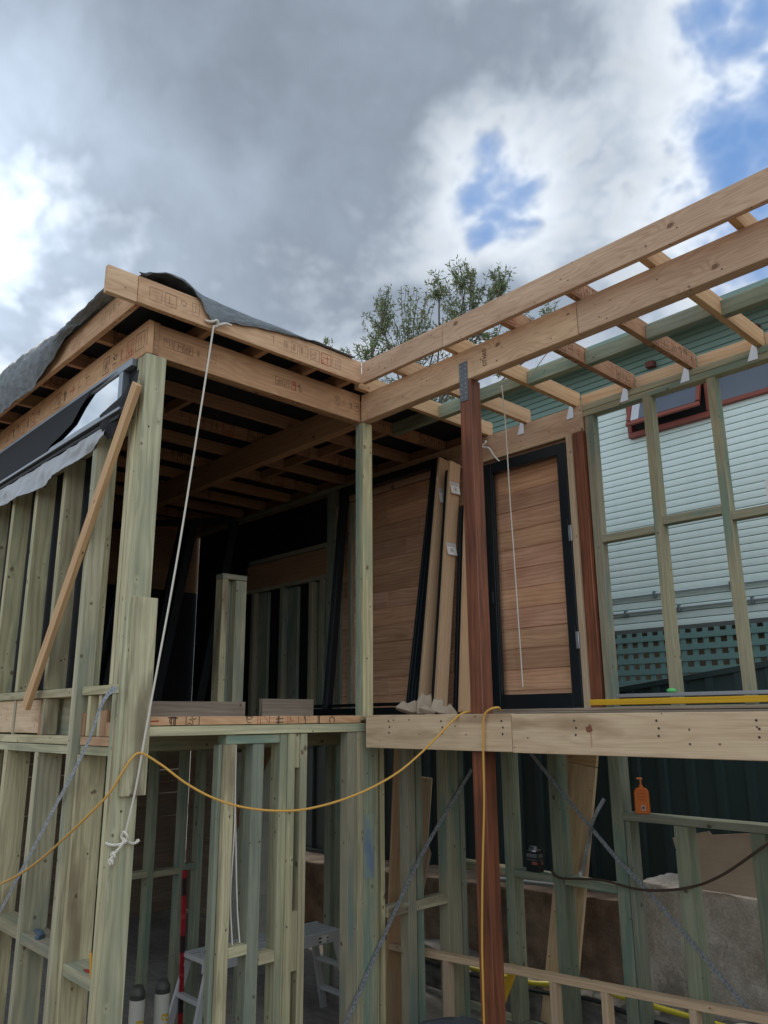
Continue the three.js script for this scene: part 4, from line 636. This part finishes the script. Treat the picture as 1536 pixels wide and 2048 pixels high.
{ // rough retaining wall
  const rough = (x0, x1, yb, top, z0, z1, amp, seed) => sheetGeo((u, v) => {
    const x = x0 + u * (x1 - x0), yt = top(x) + 0.02 * (fbm2(x * 6 + seed, 1, 3) - 0.5);
    if (v < 0.62) { const s = v / 0.62, y = yb + s * (yt - yb); const n = fbm2(x * 3 + seed, y * 3, 5), ch = Math.max(0, fbm2(x * 2.2 + seed * 2, y * 2.2 + 5, 4) - 0.55) * 2; return [x, y, z1 - amp * n - amp * 1.4 * ch]; }
    const s = (v - 0.62) / 0.38; return [x, yt + 0.015 * (fbm2(x * 9, s * 9 + seed, 3) - 0.5), z1 - amp * 0.5 - s * (z1 - z0)];
  }, 110, 70, 0.05, [(x1 - x0), 1.5]);
  const ren = tex(512, 512, (u, v) => { const a = fbm2(u * 5, v * 5, 5, 5, 5), b = fbm2(u * 24, v * 24, 3, 24, 24), c = n2(u * 120, v * 120, 120, 120); let k = mix([204, 196, 184], [164, 154, 140], a * 2 - 0.55); k = mix(k, [212, 204, 192], Math.max(0, b - 0.52) * 2.6); return k.map((q) => q + (c - 0.5) * 34); });
  const earth = tex(512, 256, (u, v) => { const a = fbm2(u * 7, v * 7, 5, 7, 7), c = n2(u * 120, v * 120, 120, 120); return mix([146, 126, 108], [104, 88, 74], a * 1.8 - 0.4).map((q) => q + (c - 0.5) * 20); });
  const t = thing('retaining_wall', 'rough old concrete retaining wall below the dark green fence', 'wall', [0.5, G0, -2.1]);
  for (const [n, g, m] of [['rendered_block', rough(0.98, 4.2, G0 - 0.05, (x) => 1.31, -2.55, -2.06, 0.10, 3), ren], ['old_wall', rough(-4.2, 0.98, G0 - 0.05, (x) => 1.09 + 0.04 * x, -2.7, -2.10, 0.07, 17), earth]]) { g.translate(-0.5, -G0, 2.1); mesh(t, n, g, new THREE.MeshStandardMaterial({ map: m, bumpMap: m, bumpScale: 0.012, roughness: 0.95, side: THREE.DoubleSide })); }
  const foot = rough(-1.6, 2.8, G0 - 0.05, (x) => 0.44 + 0.05 * Math.sin(x * 4), -2.15, -1.64, 0.12, 29); foot.translate(-0.5, -G0, 2.1); mesh(t, 'footing', foot, M.concrete);
  const q = rng(83);
  [[0.85, 0.52, -1.78, 0.13], [1.15, 0.50, -1.75, 0.09], [0.1, 0.47, -1.75, 0.08], [1.9, 0.5, -1.75, 0.10]].forEach(([x, y, z, r], i) => {
    const g = new THREE.IcosahedronGeometry(r, 3), p = g.attributes.position; for (let k = 0; k < p.count; k++) { const v = new THREE.Vector3().fromBufferAttribute(p, k), f = 0.65 + 0.7 * fbm3(v.x * 6 + i * 9, v.y * 6, v.z * 6, 3); p.setXYZ(k, v.x * f * 1.3, v.y * f * 0.7, v.z * f); } g.computeVertexNormals();
    const o = tag(mesh(scene, 'rubble_lump', g, new THREE.MeshStandardMaterial({ map: ren, roughness: 0.95 })), ['large lump of broken concrete beside the wide leaning plank', 'small lump of broken concrete below the large one', 'lump of broken concrete behind the red brown post', 'lump of broken concrete at the foot of the rendered wall'][i], 'rubble', 'concrete rubble'); o.position.set(x, y, z);
  });
}
{ // services on the ground
  const t1 = tag(tube(scene, 'gas_hose', [[-1.2, 0.50, -1.60], [-0.93, 0.51, -1.60], [-0.60, 0.49, -1.62], [-0.26, 0.50, -1.62], [0.19, 0.51, -1.62], [0.44, 0.55, -1.62], [0.85, 0.60, -1.62], [1.04, 0.59, -1.62], [1.3, 0.585, -1.62], [1.6, 0.58, -1.62], [2.6, 0.57, -1.62]], 0.019, M.hoseY, 90, 10), 'yellow hose running along the foot of the retaining wall', 'hose');
  const t2 = tag(tube(scene, 'black_pipe', [[-1.0, 0.44, -1.60], [-0.3, 0.45, -1.60], [0.3, 0.47, -1.60], [0.8, 0.52, -1.60], [1.1, 0.50, -1.59], [1.6, 0.49, -1.60], [2.6, 0.48, -1.60]], 0.016, M.hoseB, 70, 10), 'black pipe running just below the yellow hose', 'pipe');
  tag(tube(scene, 'grey_conduit', [[-0.6, 1.13, -2.13], [0.2, 1.165, -2.14], [0.95, 1.2, -2.16]], 0.02, plain(0x8d9499, 0.5), 20, 10), 'grey conduit lying along the top of the old wall', 'conduit');
  tag(tube(scene, 'black_cable', [[0.60, 1.43, -1.43], [0.69, 1.40, -1.38], [1.09, 1.43, -1.37], [1.416, 1.405, -1.39], [1.76, 1.465, -1.40], [1.98, 1.56, -1.40], [2.27, 1.76, -1.41], [2.7, 2.1, -1.42]], 0.009, plain(0x4a3a30, 0.5), 60), 'dark cable looping across the green frame under the deck', 'cable');
  const y = thing('folding_rule', 'yellow measuring staff leaning behind the red brown post', 'staff', [0.2, G0, -1.2]); bar(y, 'staff', [0.12, G0 + 0.01, -1.15], [0.30, 0.72, -1.30], 0.07, 0.03, [1, 0, 0.3], plain(0xd3a62c, 0.5));
  const tarp = new THREE.IcosahedronGeometry(0.3, 4), p = tarp.attributes.position; for (let k = 0; k < p.count; k++) { const v = new THREE.Vector3().fromBufferAttribute(p, k), f = 0.6 + 0.8 * fbm3(v.x * 5, v.y * 5 + 3, v.z * 5, 4); p.setXYZ(k, v.x * f * 1.3, v.y * f * 0.55, v.z * f * 0.9); } tarp.computeVertexNormals();
  const rk = tag(mesh(scene, 'rubbish_bag', tarp, plain(0x4a4d52, 0.7)), 'dark grey crumpled sack on the ground beside the red brown post', 'sack'); rk.position.set(0.62, 0.36, -0.25); rk.scale.set(1.1, 1.9, 1);
}
// ================================================================ fence
{
  const t = thing('metal_fence', 'dark green ribbed sheet metal fence behind the verandah', 'fence', [0.3, 0.9, -2.75]);
  const fm = [plain(0x2c3f3f, 0.5, 0.1), plain(0x2a3c3d, 0.5, 0.1)], rail = plain(0x2b3a3a, 0.45, 0.1), top = (x) => 2.78 + 0.125 * x;
  for (let k = 0; k < 4; k++) {
    const x0 = -4.6 + k * 2.4, x1 = x0 + 2.34, n = 9, prof = [];
    for (let i = 0; i < n; i++) { const a = x0 + (x1 - x0) * i / n, w = (x1 - x0) / n; prof.push([a, 0], [a + w * 0.62, 0], [a + w * 0.68, 0.035], [a + w * 0.92, 0.035], [a + w * 0.98, 0]); }
    const P = [], I = []; prof.forEach(([x, d]) => { P.push(x - 0.3, 0, d, x - 0.3, top(x) - 0.9, d); }); for (let i = 0; i < prof.length - 1; i++) { const a = i * 2; I.push(a, a + 2, a + 3, a, a + 3, a + 1); }
    let g = new THREE.BufferGeometry(); g.setAttribute('position', new THREE.Float32BufferAttribute(P, 3)); g.setIndex(I); g = g.toNonIndexed(); g.computeVertexNormals(); const m = fm[k % 2].clone(); m.side = THREE.DoubleSide; mesh(t, 'sheet', g, m);
    bar(t, 'top_rail', [x0 - 0.02, top(x0), -2.73], [x1 + 0.02, top(x1), -2.73], 0.05, 0.06, [0, 1, 0], rail); bar(t, 'bottom_rail', [x0 - 0.02, 0.95, -2.70], [x1 + 0.02, 0.95, -2.70], 0.05, 0.03, [0, 1, 0], rail);
    bd(t, 'post', x1 + 0.005, x1 + 0.055, 0.6, top(x1) + 0.03, -2.77, -2.69, rail); 
  }
}
// ================================================================ the neighbour's house
{
  const t = thing('neighbour_house', 'mint corrugated neighbouring house with red framed windows and a green ribbed band above', 'house', [1, 0.2, -4]);
  const Z = -4, x0 = -2.6, x1 = 7, pit = 0.0775, P = [], I = [], prof = [];
  for (let y = 3.54, k = 0; y < 6.31; y += pit, k++) for (const [f, d] of [[0, -0.022], [0.09, -0.022], [0.12, 0.0], [0.5, 0.003], [0.90, 0.001], [0.99, -0.002]]) prof.push([y + f * pit, d]);
  prof.forEach(([y, d]) => P.push(x0 - 1, y - 0.2, d, x1 - 1, y - 0.2, d)); for (let i = 0; i < prof.length - 1; i++) { const a = i * 2; I.push(a, a + 1, a + 3, a, a + 3, a + 2); }
  let g = new THREE.BufferGeometry(); g.setAttribute('position', new THREE.Float32BufferAttribute(P, 3)); g.setAttribute('uv', new THREE.Float32BufferAttribute(P.filter((_, i) => i % 3 < 2).map((v) => v / 3), 2)); g.setIndex(I); g = g.toNonIndexed(); g.computeVertexNormals();
  const mt = tex(256, 256, (u, v) => { const a = fbm2(u * 6, v * 6, 5, 6, 6), s = fbm2(u * 40, v * 3, 3, 40, 3); return mix([230, 245, 239], [219, 237, 230], a + (s - 0.5) * 0.8); });
  mesh(t, 'wall_sheet', g, new THREE.MeshStandardMaterial({ map: mt, roughness: 0.55, side: THREE.DoubleSide }));
  bd(t, 'wall_core', x0, x1, 3.52, 6.378, Z - 0.2, Z - 0.02, plain(0x6d7a76, 0.8), { tilt: 0 }); bd(t, 'end_wall', x0, x0 + 0.05, 3.52, 6.9, Z - 5, Z - 0.2, plain(0xb3c9c3, 0.6), { tilt: 0 });
  const red = plain(0x8a4434, 0.5), gl = new THREE.MeshPhysicalMaterial({ color: 0x59606a, roughness: 0.08, metalness: 0.55 }), cur = plain(0xc9ccd2, 0.9);
  // open awning sash and its frame
  const fr = (n, a, b, c, d, z0, z1) => bd(t, n, a, b, c, d, z0, z1, red, { tilt: 0 });
  fr('window_frame', 0.24, 1.24, 5.765, 5.825, Z - 0.02, Z + 0.07); fr('window_frame', 0.24, 0.29, 5.827, 6.33, Z - 0.02, Z + 0.07); fr('window_frame', 1.19, 1.24, 5.827, 6.33, Z - 0.02, Z + 0.07); fr('window_frame', 0.24, 1.24, 6.332, 6.38, Z - 0.02, Z + 0.06);
  bd(t, 'reveal', 0.292, 1.188, 5.828, 6.33, Z - 0.018, Z + 0.005, plain(0x2a2a2c, 0.8), { tilt: 0 });  // flat dark panel over the opening, standing for the unlit room
  const sash = [[0.30, 1.18, 5.86, 5.91], [0.30, 1.18, 6.28, 6.33], [0.30, 0.345, 5.912, 6.278], [1.135, 1.18, 5.912, 6.278]];
  const lean = (o) => { o.position.y -= 0; const wy = o.position.y + 0.2; o.position.z += (6.33 - wy) * 0.36; o.rotation.x = -0.35; };
  const sp4 = []; for (const [a, b, c, d] of sash) { const o = bd(t, 'sash', a, b, c, d, Z + 0.03, Z + 0.06, red, { tilt: 0 }); lean(o); sp4.push(o); }
  const pn = bd(t, 'sash_pane', 0.345, 1.135, 5.91, 6.28, Z + 0.04, Z + 0.046, gl, { tilt: 0, j: 0 }); lean(pn); nest(sp4[0], pn);

  lean(bd(t, 'curtain', 0.35, 0.45, 5.91, 6.28, Z + 0.047, Z + 0.049, cur, { tilt: 0, j: 0, c: 0.0004 }));
  // fixed window
  fr('window_frame', 1.245, 4.2, 5.855, 5.905, Z - 0.02, Z + 0.05); fr('window_frame', 1.245, 1.29, 5.907, 6.36, Z - 0.02, Z + 0.05); fr('window_frame', 4.16, 4.2, 5.907, 6.36, Z - 0.02, Z + 0.05); fr('window_frame', 2.7, 2.75, 5.907, 6.36, Z - 0.02, Z + 0.05);
  bd(t, 'window_pane', 1.29, 2.7, 5.905, 6.36, Z - 0.005, Z + 0.012, gl, { tilt: 0, j: 0 }); bd(t, 'window_pane', 2.75, 4.16, 5.905, 6.36, Z - 0.005, Z + 0.012, gl, { tilt: 0, j: 0 });
  // darker ribbed band above the windows, then narrow eaves
  const em = plain(0x7d978b, 0.55, 0, { side: THREE.DoubleSide }), bp = [], BI = [];
  for (let y = 6.385; y < 6.78; y += pit) for (const [f, d] of [[0, 0.004], [0.16, 0.004], [0.24, 0.022], [0.9, 0.022], [0.98, 0.004]]) bp.push([y + f * pit, d]);
  const BP = []; bp.forEach(([y, d]) => BP.push(x0 - 1, y - 0.2, d, x1 - 1, y - 0.2, d)); for (let i = 0; i < bp.length - 1; i++) { const a = i * 2; BI.push(a, a + 1, a + 3, a, a + 3, a + 2); }
  let bg = new THREE.BufferGeometry(); bg.setAttribute('position', new THREE.Float32BufferAttribute(BP, 3)); bg.setIndex(BI); bg = bg.toNonIndexed(); bg.computeVertexNormals(); mesh(t, 'ribbed_band', bg, em);
  bd(t, 'band_backing', x0, x1, 6.38, 6.84, Z - 0.2, Z - 0.02, plain(0x6d7a76, 0.8), { tilt: 0 });
  bd(t, 'soffit', x0 - 0.3, x1, 6.835, 6.845, Z - 0.02, Z + 0.44, em, { tilt: 0, j: 0 }); bd(t, 'gutter', x0 - 0.3, x1, 6.815, 6.885, Z + 0.44, Z + 0.46, em, { tilt: 0, j: 0 });
  bd(t, 'roof_sheet', x0 - 0.3, x1, 6.855, 6.87, Z - 5, Z + 0.43, em, { tilt: 0, j: 0 });
  for (const x of [-0.6, 0.55, 1.75, 2.9]) bd(t, 'wall_bracket', x, x + 0.1, 6.55, 6.62, Z + 0.024, Z + 0.10, plain(0x6a3a30, 0.6));
  // conduits on the wall
  const pm = plain(0xb9c6c6, 0.35, 0.4);
  for (const [y, cl] of [[3.913, [0.35, 1.2]], [3.735, [-0.02, 0.62, 1.4]]]) { const cd = tube(t, 'conduit', [[x0 + 0.3, y, Z + 0.03], [1, y + 0.004, Z + 0.03], [x1, y, Z + 0.03]], 0.017, pm, 8, 10); for (const x of cl) nest(cd, bd(t, 'conduit_clip', x, x + 0.025, y - 0.04, y + 0.035, Z + 0.006, Z + 0.055, plain(0x6f7b7c, 0.5, 0.4))); }
  // lattice below the wall
  const lm = plain(0x6d8f8a, 0.7), rear = plain(0xb9b2a4, 0.9);
  for (let i = 0; i < 34; i++) { const x = -1.0 + i * 0.125; bd(t, 'lattice_slat', x, x + 0.060, i < 16 ? 2.55 : 3.08, 3.50, Z + 0.06, Z + 0.068, lm, { c: 0.001 }); }
  for (let i = 0; i < 8; i++) bd(t, 'lattice_slat', -1.0, i < 4 ? 3.3 : 1.0, 3.40 - i * 0.118, 3.459 - i * 0.118, Z + 0.070, Z + 0.078, lm, { c: 0.001 });
  bd(t, 'underfloor', x0, x1, 0.2, 3.52, Z - 1.4, Z - 1.3, rear, { tilt: 0 }); bd(t, 'base_plinth', 1.05, x1, 1.5, 3.05, Z - 0.5, Z - 0.4, plain(0xa39c8e, 0.9)); bd(t, 'floor_bearer', x0, x1, 3.50, 3.55, Z - 1.3, Z + 0.03, plain(0x5a5f5c, 0.8), { tilt: 0 });
}
// ================================================================ tree behind the roof
{
  const t = thing('tree', 'tall fine leaved tree rising behind the pergola against the clouds', 'tree', [-5.7, 0.2, -6.6]);
  const bark = plain(0x5d5148, 0.9), q = rng(303), leafG = [], twigs = [], O = t.position;
  const trunkPts = [[-5.7, 0.2, -6.6], [-5.75, 3, -6.5], [-5.6, 6, -6.6], [-5.7, 8.6, -6.55]];
  const tg = []; const add = (pts, r, s = 8) => { const g = tubeGeo(pts, r, s, 6); g.translate(-O.x, -O.y, -O.z); tg.push(g); };
  add(trunkPts, 0.12, 20);
  const clumps = [[-5.88, 10.45, -6.5, 1.0, 1.1, 86], [-6.25, 11.05, -6.1, 0.5, 0.55, 24], [-6.5, 10.2, -5.9, 0.6, 0.6, 24], [-4.95, 11.1, -7.35, 0.95, 0.85, 80], [-4.45, 11.55, -7.75, 0.55, 0.42, 28], [-5.0, 11.8, -7.3, 0.4, 0.4, 18], [-5.42, 11.65, -6.95, 0.3, 0.4, 12], [-5.5, 10.55, -6.85, 0.45, 0.45, 16], [-7.1, 10.02, -5.15, 0.4, 0.35, 14], [-6.75, 9.45, -5.55, 0.5, 0.35, 18], [-4.6, 10.1, -7.6, 0.9, 0.6, 40], [-3.7, 10.5, -8.3, 0.8, 0.5, 28], [-5.5, 9.3, -6.8, 1.0, 0.5, 36], [-6.3, 9.2, -6.1, 0.7, 0.4, 22]];
  for (const [cx, cy0, cz, rx, ry, n] of clumps) {
    const cy = cy0 - 0.32;
    const base = [-5.7 + (cx + 5.7) * 0.25, 8.0, -6.55 + (cz + 6.55) * 0.25], mid = [(base[0] + cx) / 2 + (q() - 0.5) * 0.3, (base[1] + cy) / 2, (base[2] + cz) / 2 + (q() - 0.5) * 0.3];
    add([base, mid, [cx, cy - ry * 0.5, cz]], 0.017, 12);
    for (let i = 0; i < n * 0.85; i++) {
      const th = q() * 6.283, ph = Math.acos(2 * q() - 1), rad = Math.pow(q(), 0.42); const tip = [cx + Math.cos(th) * Math.sin(ph) * rx * rad * 1.05, cy + Math.cos(ph) * ry * rad + 0.1, cz + Math.sin(th) * Math.sin(ph) * rx * rad * 1.05];
      const root = [cx + (tip[0] - cx) * 0.2 + (q() - 0.5) * 0.1, cy - ry * 0.6 + (tip[1] - cy) * 0.3, cz + (tip[2] - cz) * 0.2 + (q() - 0.5) * 0.1];
      const m2 = [(root[0] + tip[0]) / 2 + (q() - 0.5) * 0.12, (root[1] + tip[1]) / 2 + 0.05, (root[2] + tip[2]) / 2 + (q() - 0.5) * 0.12]; add([root, m2, tip], 0.0055, 5);
      const curve = new THREE.CatmullRomCurve3([V(root), V(m2), V(tip)]);
      for (let k = 0; k < 36; k++) {
        const s = 0.35 + 0.68 * q(), p = curve.getPoint(Math.min(1, s)), L = 0.07 + 0.07 * q(), w = 0.009 + 0.007 * q();
        const d = new THREE.Vector3(q() - 0.5, (q() - 0.35) * 0.9, q() - 0.5).normalize(), sd = new THREE.Vector3(q() - 0.5, q() - 0.5, q() - 0.5).cross(d).normalize().multiplyScalar(w);
        p.x += (q() - 0.5) * 0.10; p.y += (q() - 0.5) * 0.10; p.z += (q() - 0.5) * 0.10; const a = p, b = p.clone().addScaledVector(d, L), c = p.clone().addScaledVector(d, L * 0.45);
        leafG.push(a.x, a.y, a.z, c.x + sd.x, c.y + sd.y, c.z + sd.z, b.x, b.y, b.z, a.x, a.y, a.z, b.x, b.y, b.z, c.x - sd.x, c.y - sd.y, c.z - sd.z);
      }
    }
  }
  mesh(t, 'trunk', mergeGeometries(tg), bark);
  const g = new THREE.BufferGeometry(), pos = new Float32Array(leafG), col = new Float32Array(leafG.length); for (let i = 0; i < pos.length; i += 3) { pos[i] -= O.x; pos[i + 1] -= O.y; pos[i + 2] -= O.z; }
  for (let i = 0; i < pos.length / 18; i++) { const k = 0.7 + 0.6 * q(), y = q(); for (let v = 0; v < 6; v++) { col[i * 18 + v * 3] = (0.11 + 0.08 * y) * k; col[i * 18 + v * 3 + 1] = 0.19 * k; col[i * 18 + v * 3 + 2] = 0.075 * k; } }
  g.setAttribute('position', new THREE.BufferAttribute(pos, 3)); g.setAttribute('color', new THREE.BufferAttribute(col, 3)); g.computeVertexNormals();
  mesh(t, 'crown', g, new THREE.MeshPhysicalMaterial({ vertexColors: true, roughness: 0.9, transmission: 0.45, thickness: 0, side: THREE.DoubleSide }));
}
// ================================================================ cords and strings
{
  const t = thing('extension_cord', 'amber extension cord looping from the side wall over the deck edge', 'cord', [0.5, 2.1, 1.1]);
  tube(t, 'hanging_loop', [[-2.0, 1.42, 2.10], [-1.386, 1.544, 2.10], [-0.88, 1.707, 2.10], [-0.442, 1.90, 2.10], [-0.15, 2.07, 2.07], [0.0, 2.21, 2.01], [0.055, 2.33, 1.965], [0.075, 2.405, 1.92], [0.075, 2.425, 1.885], [0.12, 2.358, 1.768], [0.192, 2.248, 1.635], [0.263, 2.165, 1.503], [0.335, 2.11, 1.371], [0.406, 2.08, 1.238], [0.464, 2.069, 1.13], [0.523, 2.07, 1.022], [0.597, 2.094, 0.885], [0.673, 2.136, 0.745], [0.75, 2.197, 0.603], [0.829, 2.284, 0.457], [0.894, 2.386, 0.337], [0.96, 2.509, 0.213], [1.003, 2.591, 0.134], [1.037, 2.640, 0.071], [1.071, 2.655, 0.01]], 0.0072, M.cord, 220, 10);
  tube(t, 'drop', [[1.30, 2.655, 0.0], [1.335, 2.674, 0.06], [1.31, 2.668, 0.095], [1.268, 2.64, 0.112], [1.25, 2.58, 0.113], [1.24, 2.411, 0.112], [1.226, 2.109, 0.105], [1.198, 1.813, 0.10], [1.176, 1.523, 0.10], [1.166, 1.243, 0.105], [1.168, 1.08, 0.11], [1.165, 0.866, 0.11], [1.17, 0.4, 0.12], [1.2, 0.22, 0.2]], 0.0072, M.cord, 120, 10);
}
tag(tube(scene, 'hanging_string', [[0.905, 5.27, -0.70], [0.921, 4.982, -0.70], [0.93, 4.7, -0.695], [0.931, 4.281, -0.70], [0.938, 3.875, -0.705], [0.950, 3.481, -0.70], [0.955, 3.102, -0.705], [0.964, 2.83, -0.70]], 0.005, M.rope, 60), 'thin white rope hanging in front of the black glazed door', 'rope');
tag(tube(scene, 'white_cable', [[-0.03, 2.45, 1.142], [-0.035, 2.2, 1.135], [-0.03, 1.9, 1.132], [-0.035, 1.5, 1.138], [-0.03, 1.235, 1.115]], 0.005, M.string, 40), 'thin white cable hanging straight between the lower front studs', 'cable');
tag(tube(scene, 'white_cable', [[-0.045, 2.45, 1.138], [-0.05, 2.1, 1.12], [-0.045, 1.7, 1.098], [-0.05, 1.4, 1.07], [-0.045, 1.235, 1.05]], 0.005, M.string, 40), 'thin white cable bowed between the lower front studs', 'cable');
tag(tube(scene, 'white_cable', [[1.15, 5.27, -0.75], [1.45, 5.3, -0.55], [1.75, 5.335, -0.40], [2.2, 5.36, -0.30]], 0.004, M.string, 30), 'thin white cable strung between the pergola rafters', 'cable');
tag(tube(scene, 'plastic_bag_strip', [[0.05, 5.20, -1.5], [0.10, 5.17, -1.46], [0.06, 5.13, -1.45], [0.13, 5.10, -1.46], [0.19, 5.0, -1.47], [0.28, 4.9, -1.48]], 0.008, M.white, 40), 'scrap of white plastic caught on the ledger above the door', 'plastic');
renderer.render(scene, camera);
